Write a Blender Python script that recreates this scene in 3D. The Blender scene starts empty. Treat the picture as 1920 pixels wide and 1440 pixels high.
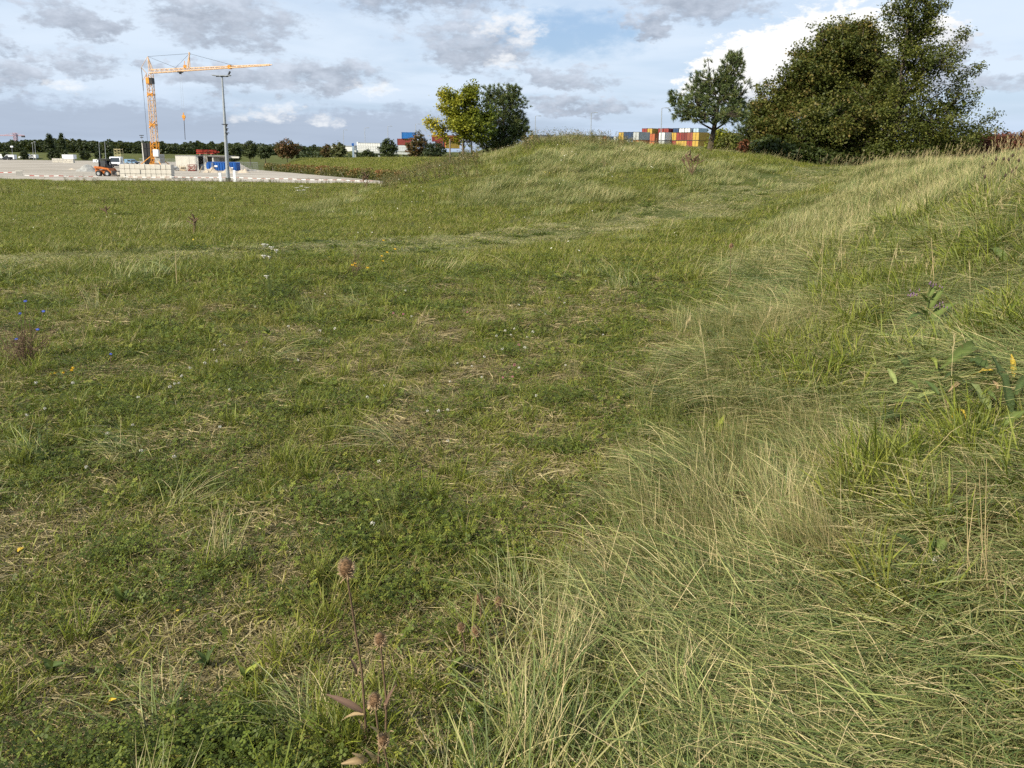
import bpy, math, random
import numpy as np
from mathutils import Vector, Matrix

S = bpy.context.scene
COL = S.collection
rng = np.random.default_rng(7)
random.seed(7)
R = math.radians

# ------------------------------------------------------------------ camera
F_PX, CX, CY = 1500.0, 960.0, 720.0          # focal length and centre in the photograph's pixels
PITCH, ROLL, CAM_Z = R(16.07), R(0.7), 3.2
_R0, _U0, _F = Vector((1, 0, 0)), Vector((0, math.sin(PITCH), math.cos(PITCH))), Vector((0, math.cos(PITCH), -math.sin(PITCH)))
_RT = _R0 * math.cos(ROLL) + _U0 * math.sin(ROLL)
_UP = _U0 * math.cos(ROLL) - _R0 * math.sin(ROLL)
cam_data = bpy.data.cameras.new('camera')
cam_data.sensor_width = 36.0
cam_data.lens = F_PX / 1920.0 * 36.0
cam_data.clip_start, cam_data.clip_end = 0.05, 8000.0
cam = bpy.data.objects.new('camera', cam_data)
cam.matrix_world = Matrix(((_RT.x, _UP.x, -_F.x, 0), (_RT.y, _UP.y, -_F.y, 0), (_RT.z, _UP.z, -_F.z, CAM_Z), (0, 0, 0, 1)))
COL.objects.link(cam)
S.camera = cam

# ------------------------------------------------------------------ exposure and engine
S.view_settings.view_transform = 'Standard'
S.view_settings.look = 'None'
S.view_settings.exposure = 0.60
S.view_settings.gamma = 1.0
S.view_settings.use_curve_mapping = False
S.render.engine = 'CYCLES'
S.cycles.max_bounces = 4
S.cycles.diffuse_bounces = 2
S.cycles.use_adaptive_sampling = True
S.cycles.adaptive_threshold = 0.02
S.cycles.glossy_bounces = 2
S.cycles.transmission_bounces = 2
S.cycles.use_denoising = False
S.cycles.caustics_reflective = False
S.cycles.caustics_refractive = False

# ------------------------------------------------------------------ sun and sky
SUN_DIR = Vector((-0.64, -0.52, 0.58)).normalized()      # towards the sun: left of the camera and a little behind it
sun_data = bpy.data.lights.new('sun', 'SUN')
sun_data.energy = 5.0
sun_data.angle = R(1.2)
sun_data.color = (1.0, 0.92, 0.76)
sun = bpy.data.objects.new('sun', sun_data)
sun.rotation_euler = SUN_DIR.to_track_quat('Z', 'Y').to_euler()
COL.objects.link(sun)

world = bpy.data.worlds.new('World')
S.world = world
world.use_nodes = True
WT = world.node_tree
WT.nodes.clear()


class NB:
    """Small builder for shader node trees: sockets in, sockets out."""
    def __init__(self, tree): self.t = tree
    def node(self, kind, **kw):
        n = self.t.nodes.new(kind)
        for k, v in kw.items(): setattr(n, k, v)
        return n
    def put(self, sock, v):
        if hasattr(v, 'is_linked') or isinstance(v, bpy.types.NodeSocket): self.t.links.new(v, sock)
        elif isinstance(v, (tuple, list)) and len(v) == 3 and sock.type == 'RGBA': sock.default_value = (*v, 1)
        else: sock.default_value = v
    def m(self, op, a, b=0.0, c=0.0, clamp=False):
        n = self.node('ShaderNodeMath', operation=op, use_clamp=clamp)
        for i, v in enumerate((a, b, c)):
            if i < len(n.inputs): self.put(n.inputs[i], v)
        return n.outputs[0]
    def mix(self, f, a, b, mode='MIX'):
        n = self.node('ShaderNodeMix', data_type='RGBA', blend_type=mode)
        self.put(n.inputs[0], f); self.put(n.inputs[6], a); self.put(n.inputs[7], b)
        return n.outputs[2]
    def ramp(self, x, lo, hi, smooth=True):
        n = self.node('ShaderNodeMapRange', interpolation_type='SMOOTHSTEP' if smooth else 'LINEAR')
        self.put(n.inputs[0], x); n.inputs[1].default_value = lo; n.inputs[2].default_value = hi
        return n.outputs[0]
    def noise(self, vec, scale, detail=4, rough=0.55, dist=0.0):
        n = self.node('ShaderNodeTexNoise')
        if vec is not None: self.put(n.inputs['Vector'], vec)
        n.inputs['Scale'].default_value = scale; n.inputs['Detail'].default_value = detail
        n.inputs['Roughness'].default_value = rough; n.inputs['Distortion'].default_value = dist
        return n.outputs[0]
    def xyz(self, x, y, z):
        n = self.node('ShaderNodeCombineXYZ')
        for i, v in enumerate((x, y, z)): self.put(n.inputs[i], v)
        return n.outputs[0]


def build_sky():
    b = NB(WT)
    sky = b.node('ShaderNodeTexSky', sky_type='NISHITA')
    sky.sun_disc = False
    sky.sun_elevation = math.asin(SUN_DIR.z)
    sky.sun_rotation = math.atan2(SUN_DIR.x, SUN_DIR.y) % (2 * math.pi)
    sky.air_density, sky.dust_density, sky.ozone_density = 1.0, 1.5, 1.5
    tc = b.node('ShaderNodeTexCoord')
    D = tc.outputs['Generated']
    sep = b.node('ShaderNodeSeparateXYZ'); b.put(sep.inputs[0], D)
    x, y, z = sep.outputs
    az = b.m('MULTIPLY', b.m('ARCTAN2', x, y), 180 / math.pi)                 # degrees right of the view direction
    el = b.m('MULTIPLY', b.m('ARCSINE', z), 180 / math.pi)
    # cloud layers seen in perspective: position on a flat layer above the ground
    zz = b.m('ADD', b.m('MAXIMUM', z, 0.0), 0.07)
    px, py = b.m('DIVIDE', x, zz), b.m('DIVIDE', y, zz)
    layer = b.xyz(px, py, 0.0)
    ang = b.xyz(b.m('MULTIPLY', az, 1.0), b.m('MULTIPLY', el, 2.0), 0.0)
    n_a = b.noise(ang, 0.16, 7, 0.60, 0.25)                                     # billows
    n_b = b.noise(ang, 0.55, 6, 0.62, 0.0)                                      # fine edges
    n_l = b.noise(layer, 0.55, 5, 0.55, 0.3)
    n_c = b.noise(ang, 1.7, 5, 0.6, 0.0)
    warp = b.m('ADD', b.m('MULTIPLY', b.m('SUBTRACT', n_a, 0.5), 2.6), b.m('ADD', b.m('MULTIPLY', b.m('SUBTRACT', n_b, 0.5), 3.0), b.m('MULTIPLY', b.m('SUBTRACT', n_c, 0.5), 1.6)))

    off = lambda k: b.node('ShaderNodeVectorMath', operation='ADD')
    def shifted(k):
        v = off(k); b.put(v.inputs[0], ang); v.inputs[1].default_value = (k, 2.7 * k, k * 1.3); return v.outputs[0]
    def wob(k, s1, a1, s2, a2):
        return b.m('ADD', b.m('MULTIPLY', b.m('SUBTRACT', b.noise(shifted(k), s1, 3, 0.55), 0.5), a1),
                   b.m('MULTIPLY', b.m('SUBTRACT', b.noise(shifted(k + 5), s2, 5, 0.62), 0.5), a2))
    az2 = b.m('ADD', az, wob(13.0, 0.22, 9.0, 0.8, 5.0))
    el2 = b.m('ADD', el, wob(31.0, 0.20, 2.6, 0.75, 2.2))
    az3 = b.m('ADD', az, wob(57.0, 0.35, 2.6, 1.1, 2.4))
    el3 = b.m('ADD', el, wob(83.0, 0.35, 1.3, 1.1, 1.3))

    # thin high veil over blue
    veil = b.ramp(n_l, 0.30, 0.62)
    gap = b.m('ADD', b.m('POWER', b.m('DIVIDE', b.m('SUBTRACT', az, 3.5), 6.0), 2.0), b.m('POWER', b.m('DIVIDE', b.m('SUBTRACT', el, 7.6), 1.7), 2.0))
    gapm = b.ramp(b.m('ADD', gap, b.m('MULTIPLY', b.m('SUBTRACT', n_b, 0.5), 2.0)), 1.3, 0.0)
    veil = b.m('MULTIPLY', b.m('ADD', 0.50, b.m('MULTIPLY', veil, 0.45)), b.m('SUBTRACT', 1.0, b.m('MULTIPLY', gapm, 0.85)))
    veil_col = b.mix(b.ramp(el, 0.0, 5.0), (4.5, 5.5, 7.0), (5.9, 6.8, 7.9))
    col = b.mix(veil, b.mix(0.45, sky.outputs[0], (2.3, 4.0, 7.0)), veil_col)

    def blob(a0, e0, ra, re, white=False):
        q = b.m('ADD', b.m('POWER', b.m('DIVIDE', b.m('SUBTRACT', az3 if white else az2, a0), ra), 2.0), b.m('POWER', b.m('DIVIDE', b.m('SUBTRACT', el3 if white else el2, e0), re), 2.0))
        return b.m('SUBTRACT', 1.0, q)

    # the blue-grey bank of distant cloud low over the left half
    bank = b.m('ADD', b.m('MULTIPLY', b.m('SUBTRACT', 3.1, el), 0.9), warp)
    bank = b.m('MULTIPLY', b.ramp(bank, 0.0, 1.0), b.ramp(az, 8.0, -6.0))
    bank = b.m('MULTIPLY', bank, b.ramp(el, -0.3, 0.8))
    col = b.mix(b.m('MULTIPLY', bank, 0.75), col, (3.35, 3.9, 4.85))

    # grey stratocumulus
    greys = [(-6.5, 10.4, 7.0, 2.0), (-3.0, 6.9, 5.2, 1.8), (-18.7, 7.9, 5.4, 1.9), (-21.5, 8.8, 3.4, 1.1), (-27.3, 7.4, 2.3, 1.2), (-27.0, 4.6, 2.6, 1.0),
             (-31.5, 5.8, 2.2, 1.0), (-32, 3.9, 2.8, 0.9), (-17.5, 4.3, 5.0, 1.0), (-11.5, 4.8, 3.0, 1.0), (12.0, 9.5, 5.0, 1.3), (8.6, 8.1, 2.2, 0.8),
             (3.5, 4.9, 4.0, 0.8), (28.5, 4.2, 4.0, 0.8), (5.5, 3.2, 5.0, 0.6), (-22.5, 5.0, 1.4, 0.4)]
    mx, top = None, None
    for (a0, e0, ra, re) in greys:
        v = blob(a0, e0, ra, re)
        t = b.m('MULTIPLY', b.m('DIVIDE', b.m('SUBTRACT', el2, e0), re), b.ramp(v, -0.6, 0.3))
        mx = v if mx is None else b.m('MAXIMUM', mx, v)
        top = t if top is None else b.m('ADD', top, t)
    field = b.m('MULTIPLY', b.m('SUBTRACT', n_a, 0.60), 4.0)                    # more of the same over the rest of the sky
    outside = b.m('ADD', b.ramp(b.m('ABSOLUTE', az), 34, 45), b.ramp(el, 10.5, 15.0), clamp=True)
    mx = b.m('MAXIMUM', mx, b.m('ADD', field, b.m('MULTIPLY', b.m('SUBTRACT', outside, 1.0), 3.0)))
    body = b.m('ADD', mx, warp)
    gm = b.ramp(body, -0.25, 0.95)
    lit = b.m('ADD', b.m('MULTIPLY', top, 0.30), b.m('MULTIPLY', b.m('SUBTRACT', n_b, 0.5), 1.6))
    gcol = b.mix(b.ramp(lit, -0.55, 0.7), (2.25, 2.55, 3.15), (5.6, 6.1, 7.0))
    col = b.mix(b.m('MULTIPLY', gm, 0.8), col, gcol)

    # the sunlit white cumulus on the right, and small white scraps
    wc = None
    for (a0, e0, ra, re) in [(20.5, 5.9, 6.2, 3.7), (16.6, 5.6, 4.6, 2.8), (13.8, 4.7, 3.4, 2.1), (24.5, 6.0, 4.6, 2.4)]:
        v = blob(a0, e0, ra, re, True)
        wc = v if wc is None else b.m('MAXIMUM', wc, v)
    wb = b.m('ADD', wc, b.m('ADD', b.m('MULTIPLY', b.m('SUBTRACT', n_b, 0.5), 1.5), b.m('MULTIPLY', b.m('SUBTRACT', n_c, 0.5), 0.9)))
    wm = b.ramp(wb, 0.1, 0.5)
    sc_ = None
    for (a0, e0, ra, re) in [(0.3, 7.9, 1.8, 1.2), (-1.4, 8.0, 1.6, 0.8), (-1.0, 5.9, 1.3, 0.5), (-27.9, 3.6, 1.1, 0.5), (-17.2, 2.1, 1.8, 0.6), (-12.8, 1.9, 1.3, 0.5), (-9.5, 4.0, 1.6, 0.6), (-15.5, 2.6, 1.4, 0.5)]:
        v = blob(a0, e0, ra, re, True)
        sc_ = v if sc_ is None else b.m('MAXIMUM', sc_, v)
    sc_ = b.m('ADD', sc_, b.m('ADD', b.m('MULTIPLY', b.m('SUBTRACT', n_b, 0.5), 3.0), b.m('MULTIPLY', b.m('SUBTRACT', n_c, 0.5), 2.2)))
    col = b.mix(b.m('MULTIPLY', b.ramp(sc_, -0.2, 1.6), 0.7), col, (8.0, 8.1, 8.2))
    under = b.m('ADD', b.m('DIVIDE', b.m('SUBTRACT', el, 4.6), 2.2), b.m('ADD', b.m('MULTIPLY', b.m('SUBTRACT', az, 17.0), -0.11), b.m('MULTIPLY', warp, 0.35)))
    wcol = b.mix(b.ramp(under, -0.7, 0.55), (4.4, 4.8, 5.6), (8.4, 8.35, 8.2))
    col = b.mix(wm, col, wcol)
    # below the horizon the dome just continues as dull ground-coloured haze
    col = b.mix(b.ramp(el, 0.0, -1.5), col, (1.6, 1.7, 1.5))
    bg = b.node('ShaderNodeBackground'); b.put(bg.inputs[0], col); bg.inputs[1].default_value = 0.085
    out = b.node('ShaderNodeOutputWorld'); b.put(out.inputs[0], bg.outputs[0])


build_sky()
try:
    world.cycles.sampling_method = 'MANUAL'; world.cycles.sample_map_resolution = 1024
except Exception: pass

# ------------------------------------------------------------------ helpers
def tag(o, label=None, cat=None, group=None, kind=None):
    if label: o['label'] = label
    if cat: o['category'] = cat
    if group: o['group'] = group
    if kind: o['kind'] = kind
    return o


def empty(name, loc=(0, 0, 0), rz=0.0):
    o = bpy.data.objects.new(name, None)
    o.empty_display_size = 0.2
    o.location = loc; o.rotation_euler = (0, 0, rz)
    COL.objects.link(o)
    return o


def mesh_np(name, V, Fq, mats, parent=None, tint=None, smooth=False, midx=None, link=True):
    """A mesh object from numpy: V (n,3), Fq (m,k) faces all with k corners, tint (n,) or (n,3) per vertex."""
    V = np.asarray(V, np.float32); Fq = np.asarray(Fq, np.int32)
    me = bpy.data.meshes.new(name)
    k = Fq.shape[1]
    me.vertices.add(len(V)); me.vertices.foreach_set('co', V.ravel())
    me.loops.add(Fq.size); me.loops.foreach_set('vertex_index', Fq.ravel())
    me.polygons.add(len(Fq)); me.polygons.foreach_set('loop_start', np.arange(0, Fq.size, k, dtype=np.int32))
    if midx is not None: me.polygons.foreach_set('material_index', np.asarray(midx, np.int32))
    if smooth: me.polygons.foreach_set('use_smooth', np.ones(len(Fq), bool))
    if tint is not None:
        t = np.asarray(tint, np.float32)
        if t.ndim == 1: t = np.stack([t, t, t], 1)
        c = np.ones((len(V), 4), np.float32); c[:, :3] = t
        a = me.color_attributes.new('tint', 'FLOAT_COLOR', 'POINT')
        a.data.foreach_set('color', c.ravel())
    me.update(calc_edges=True)
    for m_ in (mats if isinstance(mats, (list, tuple)) else [mats]): me.materials.append(m_)
    o = bpy.data.objects.new(name, me)
    if link: COL.objects.link(o)
    if parent is not None: o.parent = parent
    return o


class MB:
    """Collects boxes, bars, tubes and polygons; build() links them as ONE mesh object."""
    def __init__(self): self.v, self.f, self.mi = [], [], []
    def add(self, vs, fs, mi=0):
        o = len(self.v); self.v += [tuple(p) for p in vs]
        self.f += [tuple(i + o for i in q) for q in fs]; self.mi += [mi] * len(fs); return self
    def box(self, c, s, rz=0.0, mi=0, ry=0.0, bev=0.0):
        m_ = Matrix.Rotation(rz, 3, 'Z') @ Matrix.Rotation(ry, 3, 'Y')
        hx, hy, hz = s[0] / 2, s[1] / 2, s[2] / 2
        if bev > 0:
            e = bev; vs = []
            for (zz, ins) in ((-hz, e), (-hz + e, 0), (hz - e, 0), (hz, e)):
                for (sx, sy) in ((-1, -1), (1, -1), (1, 1), (-1, 1)):
                    vs.append(Vector((sx * (hx - ins), sy * (hy - ins), zz)))
            fs = [(3, 2, 1, 0), (12, 13, 14, 15)]
            for l in range(3):
                for i in range(4): fs.append((l * 4 + i, l * 4 + (i + 1) % 4, l * 4 + 4 + (i + 1) % 4, l * 4 + 4 + i))
            return self.add([m_ @ p + Vector(c) for p in vs], fs, mi)
        vs = [m_ @ Vector((sx * hx, sy * hy, sz * hz)) + Vector(c) for sz in (-1, 1) for (sx, sy) in ((-1, -1), (1, -1), (1, 1), (-1, 1))]
        return self.add(vs, [(3, 2, 1, 0), (4, 5, 6, 7), (0, 1, 5, 4), (1, 2, 6, 5), (2, 3, 7, 6), (3, 0, 4, 7)], mi)
    def tube(self, pts, r, n=6, mi=0, cap=True):
        pts = [Vector(p) for p in pts]
        rs = r if isinstance(r, (list, tuple)) else [r] * len(pts)
        vs, fs = [], []
        for i, p in enumerate(pts):
            d = (pts[min(i + 1, len(pts) - 1)] - pts[max(i - 1, 0)]).normalized()
            a = d.orthogonal().normalized() if abs(d.z) > 0.99 else d.cross(Vector((0, 0, 1))).normalized()
            b_ = d.cross(a).normalized()
            for k in range(n):
                t = 2 * math.pi * k / n
                vs.append(p + (a * math.cos(t) + b_ * math.sin(t)) * rs[i])
        for i in range(len(pts) - 1):
            for k in range(n): fs.append((i * n + k, i * n + (k + 1) % n, (i + 1) * n + (k + 1) % n, (i + 1) * n + k))
        if cap:
            fs.append(tuple(reversed(range(n)))); fs.append(tuple(range((len(pts) - 1) * n, len(pts) * n)))
        return self.add(vs, fs, mi)
    def bar(self, a, b_, w, mi=0): return self.tube([a, b_], w, 4, mi)
    def prism(self, prof, y0, y1, mi=0, ax='x'):
        """Extrude a closed (u, z) profile between y0 and y1."""
        n = len(prof)
        vs = [(p[0], y0, p[1]) for p in prof] + [(p[0], y1, p[1]) for p in prof]
        fs = [tuple(range(n)), tuple(reversed(range(n, 2 * n)))] + [(i, n + i, n + (i + 1) % n, (i + 1) % n) for i in range(n)]
        return self.add(vs, fs, mi)
    def lathe(self, prof, n=16, c=(0, 0, 0), mi=0):
        vs, fs = [], []
        for (r_, z_) in prof:
            for k in range(n): vs.append((c[0] + r_ * math.cos(2 * math.pi * k / n), c[1] + r_ * math.sin(2 * math.pi * k / n), c[2] + z_))
        for i in range(len(prof) - 1):
            for k in range(n): fs.append((i * n + k, i * n + (k + 1) % n, (i + 1) * n + (k + 1) % n, (i + 1) * n + k))
        return self.add(vs, fs, mi)
    def build(self, name, mats, parent=None, smooth=False, loc=None):
        me = bpy.data.meshes.new(name)
        me.from_pydata(self.v, [], self.f)
        for m_ in (mats if isinstance(mats, (list, tuple)) else [mats]): me.materials.append(m_)
        me.polygons.foreach_set('material_index', self.mi)
        if smooth: me.polygons.foreach_set('use_smooth', [True] * len(self.f))
        me.update()
        o = bpy.data.objects.new(name, me); COL.objects.link(o)
        if parent is not None: o.parent = parent
        if loc is not None: o.location = loc
        return o


def copy_tree(o, parent=None):
    c = o.copy(); COL.objects.link(c)
    if parent is not None: c.parent = parent
    for ch in [q for q in S.objects if q.parent == o]: copy_tree(ch, c)
    return c


# ------------------------------------------------------------------ materials
def mat_base(name):
    m_ = bpy.data.materials.new(name); m_.use_nodes = True
    m_.node_tree.nodes.clear()
    return m_, NB(m_.node_tree)


def mat_solid(name, col, rough=0.6, metal=0.0, var=0.25, scale=3.0, dirt=None, bump=0.0, bscale=30.0, spec=0.3):
    """A plain surface with slight mottling, optional dirt colour and fine relief."""
    m_, b = mat_base(name)
    tc = b.node('ShaderNodeTexCoord'); P = tc.outputs['Object']
    n = b.noise(P, scale, 6, 0.65)
    dark = tuple(c * (1 - var) for c in col); light = tuple(min(1, c * (1 + var * 0.6)) for c in col)
    c = b.mix(b.ramp(n, 0.3, 0.7), dark, light)
    if dirt: c = b.mix(b.ramp(b.noise(P, scale * 2.7, 5, 0.7), 0.52, 0.78), c, dirt)
    p = b.node('ShaderNodeBsdfPrincipled'); b.put(p.inputs['Base Color'], c)
    p.inputs['Roughness'].default_value = rough; p.inputs['Metallic'].default_value = metal
    p.inputs['Specular IOR Level'].default_value = spec
    if bump:
        bn = b.node('ShaderNodeBump'); bn.inputs['Strength'].default_value = bump; bn.inputs['Distance'].default_value = 0.02
        b.put(bn.inputs['Height'], b.noise(P, bscale, 5, 0.7)); b.put(p.inputs['Normal'], bn.outputs[0])
    o = b.node('ShaderNodeOutputMaterial'); b.put(o.inputs[0], p.outputs[0])
    return m_


def mat_leaf(name, cols, trans=0.30, rough=0.55, spec=0.25, patch=0.35, pscale=0.35, tone=0.22, dry=None):
    """Foliage: the colour of each leaf comes from its own 'tint' (0..1 along cols), drifting a little from place to place."""
    m_, b = mat_base(name)
    at = b.node('ShaderNodeAttribute', attribute_name='tint')
    sp = b.node('ShaderNodeSeparateColor'); b.put(sp.inputs[0], at.outputs['Color'])
    geo = b.node('ShaderNodeNewGeometry'); oi = b.node('ShaderNodeObjectInfo')
    n = b.noise(geo.outputs['Position'], pscale, 4, 0.6)
    f = b.m('ADD', sp.outputs[0], b.m('MULTIPLY', b.m('SUBTRACT', n, 0.5), patch * 2), clamp=True)
    f = b.m('ADD', f, b.m('MULTIPLY', b.m('SUBTRACT', oi.outputs['Random'], 0.5), 0.25), clamp=True)
    cr = b.node('ShaderNodeValToRGB'); b.put(cr.inputs[0], f)
    els = cr.color_ramp.elements
    while len(els) < len(cols): els.new(0.5)
    for i, (p_, c_) in enumerate(cols): els[i].position = p_; els[i].color = (*c_, 1)
    v = b.m('ADD', 1.0 - tone, b.m('MULTIPLY', sp.outputs[1], tone * 2))
    hs = b.node('ShaderNodeHueSaturation'); b.put(hs.inputs['Value'], v); b.put(hs.inputs['Color'], cr.outputs[0])
    c = hs.outputs[0]
    if dry:
        c = b.mix(b.m('MULTIPLY', b.ramp(b.noise(geo.outputs['Position'], dry[1], 5, 0.65), dry[2], dry[3]), dry[4]), c, dry[0])
    p = b.node('ShaderNodeBsdfPrincipled'); b.put(p.inputs['Base Color'], c)
    p.inputs['Roughness'].default_value = rough; p.inputs['Specular IOR Level'].default_value = spec
    t = b.node('ShaderNodeBsdfTranslucent'); b.put(t.inputs[0], b.mix(0.5, c, (0.20, 0.24, 0.04), 'MIX') if trans > 0 else c)
    mx = b.node('ShaderNodeMixShader'); mx.inputs[0].default_value = trans
    b.put(mx.inputs[1], p.outputs[0]); b.put(mx.inputs[2], t.outputs[0])
    o = b.node('ShaderNodeOutputMaterial'); b.put(o.inputs[0], mx.outputs[0])
    return m_


# ------------------------------------------------------------------ the lie of the land
def sstep(a, b_, x):
    t = np.clip((np.asarray(x, float) - a) / (b_ - a), 0, 1)
    return t * t * (3 - 2 * t)


_perm = np.random.default_rng(3).random((256, 256))
def vnoise(x, y):
    x = np.asarray(x, float); y = np.asarray(y, float)
    xi = np.floor(x).astype(int); yi = np.floor(y).astype(int)
    fx = x - xi; fy = y - yi
    fx = fx * fx * (3 - 2 * fx); fy = fy * fy * (3 - 2 * fy)
    g = lambda a, b_: _perm[a & 255, b_ & 255]
    return (g(xi, yi) * (1 - fx) + g(xi + 1, yi) * fx) * (1 - fy) + (g(xi, yi + 1) * (1 - fx) + g(xi + 1, yi + 1) * fx) * fy
def fbm(x, y, o=4):
    s, a, t = 0, 1, 0
    for i in range(o):
        s = s + a * vnoise(x * 2 ** i + 17.3 * i, y * 2 ** i - 9.1 * i); t += a; a *= 0.5
    return s / t


RIDGE_X = [-15, -12, -9, -7, -5.9, -4.3, -1.6, 0, 1.1, 2.7, 3.8, 6.5, 8.1, 9.95, 11.8, 13.2, 15.3, 18]
RIDGE_Z = [-3.0, 0.3, 0.9, 1.35, 1.72, 2.3, 2.97, 3.36, 3.66, 3.8, 3.72, 3.62, 3.55, 3.3, 3.12, 2.85, 2.55, 2.5]
EMB_A, EMB_B = np.array([-47.5, 156.0]), np.array([-12.7, 90.0])
_t = (EMB_B - EMB_A) / np.linalg.norm(EMB_B - EMB_A); _n = np.array([-_t[1], _t[0]])
def bank_s(x, y):
    """Distance up the bank from its foot, which runs away from the camera on the right."""
    return (x - 0.05) * 0.958 - (y - 1.7) * 0.287 + (fbm(np.asarray(x) * 0.5, np.asarray(y) * 0.5, 2) - 0.5) * 0.9
def emb(x, y):
    dx, dy = x - EMB_A[0], y - EMB_A[1]
    return dx * _n[0] + dy * _n[1], dx * _t[0] + dy * _t[1]
def carpark_z(y): return -0.0065 * np.clip(np.asarray(y, float) - 95, 0, 260)
def zfun(x, y):
    x = np.asarray(x, float); y = np.asarray(y, float)
    lin = 1.6 * np.clip(1 - y / 84.0, 0, 1.0)
    z = np.where(y < 0, 1.6, lin) + 0.0
    z = z + np.where(y > 84, carpark_z(y) - 0.05, -0.0)
    z = z + 1.9 * sstep(18, 50, y) * sstep(-1, 13, x) * (1 - 0.0 * x)
    prof = sstep(23, 42, y) * (1 - 0.75 * sstep(44, 62, y))
    ridge = np.interp(x, RIDGE_X, RIDGE_Z)
    z = z + np.maximum(ridge - z, 0) * prof
    s, al = emb(x, y)
    r_ = sstep(0.3, 7, s) * sstep(-6, 4, al) * (1 - sstep(60, 130, s) * 0)
    z = z + np.maximum(1.75 + 0.7 * sstep(0, 75, al) - z, 0) * r_ * sstep(60, 75, y)
    r2 = sstep(330, 350, y) * sstep(-10, -30, x)
    z = z + (1.1 - z) * r2
    ry = sstep(215, 250, y) * sstep(-57, -49, x)
    z = z + np.maximum(3.4 + 2.5 * sstep(-13, -5, x) - z, 0) * ry
    sb = bank_s(x, y)
    topz = 3.15 - 0.018 * np.clip(y - 16, 0, 34) + 0.25 * (fbm(x * .25, y * .25, 2) - .5)
    rb = sstep(0, 6.2, sb) * (1 - sstep(46, 60, y))
    z = z + np.maximum(topz - z, 0) * rb
    z = z - 0.045 * np.clip(sb - 9, 0, 25) * (1 - sstep(46, 60, y))
    amp = sstep(0.3, 2.0, np.hypot(x, y)) * (1 - sstep(80, 90, y))
    z = z + amp * ((0.14 + 0.26 * rb) * (fbm(x * 0.95, y * 0.95, 3) - 0.5) + 0.16 * (fbm(x * 0.16 + 5, y * 0.16, 2) - 0.5))
    return z
def zat(x, y): return float(zfun(np.array([x]), np.array([y]))[0])
def ray(px, py):
    return (_F * F_PX + _RT * (px - CX) + _UP * (CY - py)).normalized()
def at(px, py, Y):
    """World point seen at a photograph pixel, at distance Y along the view."""
    d = ray(px, py); t = Y / d.y
    return Vector((d.x * t, Y, CAM_Z + d.z * t))
def gx(px, py, Y):
    p = at(px, py, Y); return Vector((p.x, Y, zat(p.x, Y)))
def hit(px, py):
    """Ground point under a photograph pixel."""
    d = ray(px, py)
    t = np.geomspace(1.0, 400, 4000)
    zz = CAM_Z + d.z * t - zfun(d.x * t, d.y * t)
    i = int(np.argmax(zz < 0)) or len(t) - 1
    t_ = t[i]
    return Vector((d.x * t_, d.y * t_, zat(d.x * t_, d.y * t_)))

# ================================================================== ground
def mat_ground():
    m_, b = mat_base('meadow soil and turf')
    geo = b.node('ShaderNodeNewGeometry'); P = geo.outputs['Position']
    n1, n2, n3 = b.noise(P, 0.25, 5, 0.6), b.noise(P, 2.2, 5, 0.65), b.noise(P, 14.0, 4, 0.7)
    c = b.mix(b.ramp(n1, 0.35, 0.65), (0.060, 0.075, 0.018), (0.085, 0.090, 0.028))
    c = b.mix(b.m('MULTIPLY', b.ramp(n2, 0.5, 0.75), 0.6), c, (0.10, 0.085, 0.04))
    c = b.mix(b.m('MULTIPLY', b.ramp(n3, 0.45, 0.75), 0.7), c, (0.030, 0.034, 0.012))
    p = b.node('ShaderNodeBsdfPrincipled'); b.put(p.inputs['Base Color'], c); p.inputs['Roughness'].default_value = 0.95
    p.inputs['Specular IOR Level'].default_value = 0.1
    bn = b.node('ShaderNodeBump'); bn.inputs['Strength'].default_value = 0.8; bn.inputs['Distance'].default_value = 0.05
    b.put(bn.inputs['Height'], b.noise(P, 9.0, 6, 0.7)); b.put(p.inputs['Normal'], bn.outputs[0])
    o = b.node('ShaderNodeOutputMaterial'); b.put(o.inputs[0], p.outputs[0])
    return m_


def axis(lo, hi, near_lo, near_hi, step, grow):
    a = list(np.arange(near_lo, near_hi, step))
    s_, v = step, near_hi
    while v < hi: a.append(v); s_ *= grow; v += s_
    a.append(hi)
    s_, v = step, near_lo - step
    pre = []
    while v > lo: pre.append(v); s_ *= grow; v -= s_
    pre.append(lo)
    return np.array(sorted(pre) + a)


def build_ground():
    xs = axis(-3000, 3000, -12, 24, 0.22, 1.045)
    ys = axis(-600, 4000, -3, 64, 0.22, 1.03)
    X, Y = np.meshgrid(xs, ys)
    Z = zfun(X, Y)
    V = np.stack([X.ravel(), Y.ravel(), Z.ravel()], 1)
    nx, ny = len(xs), len(ys)
    i = np.arange(ny - 1)[:, None] * nx + np.arange(nx - 1)[None, :]
    Fq = np.stack([i, i + 1, i + nx + 1, i + nx], -1).reshape(-1, 4)
    o = mesh_np('meadow_ground', V, Fq, mat_ground(), smooth=True)
    tag(o, 'grassy ground that rises into a low mound and a bank on one side', 'ground', kind='structure')


build_ground()


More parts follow.
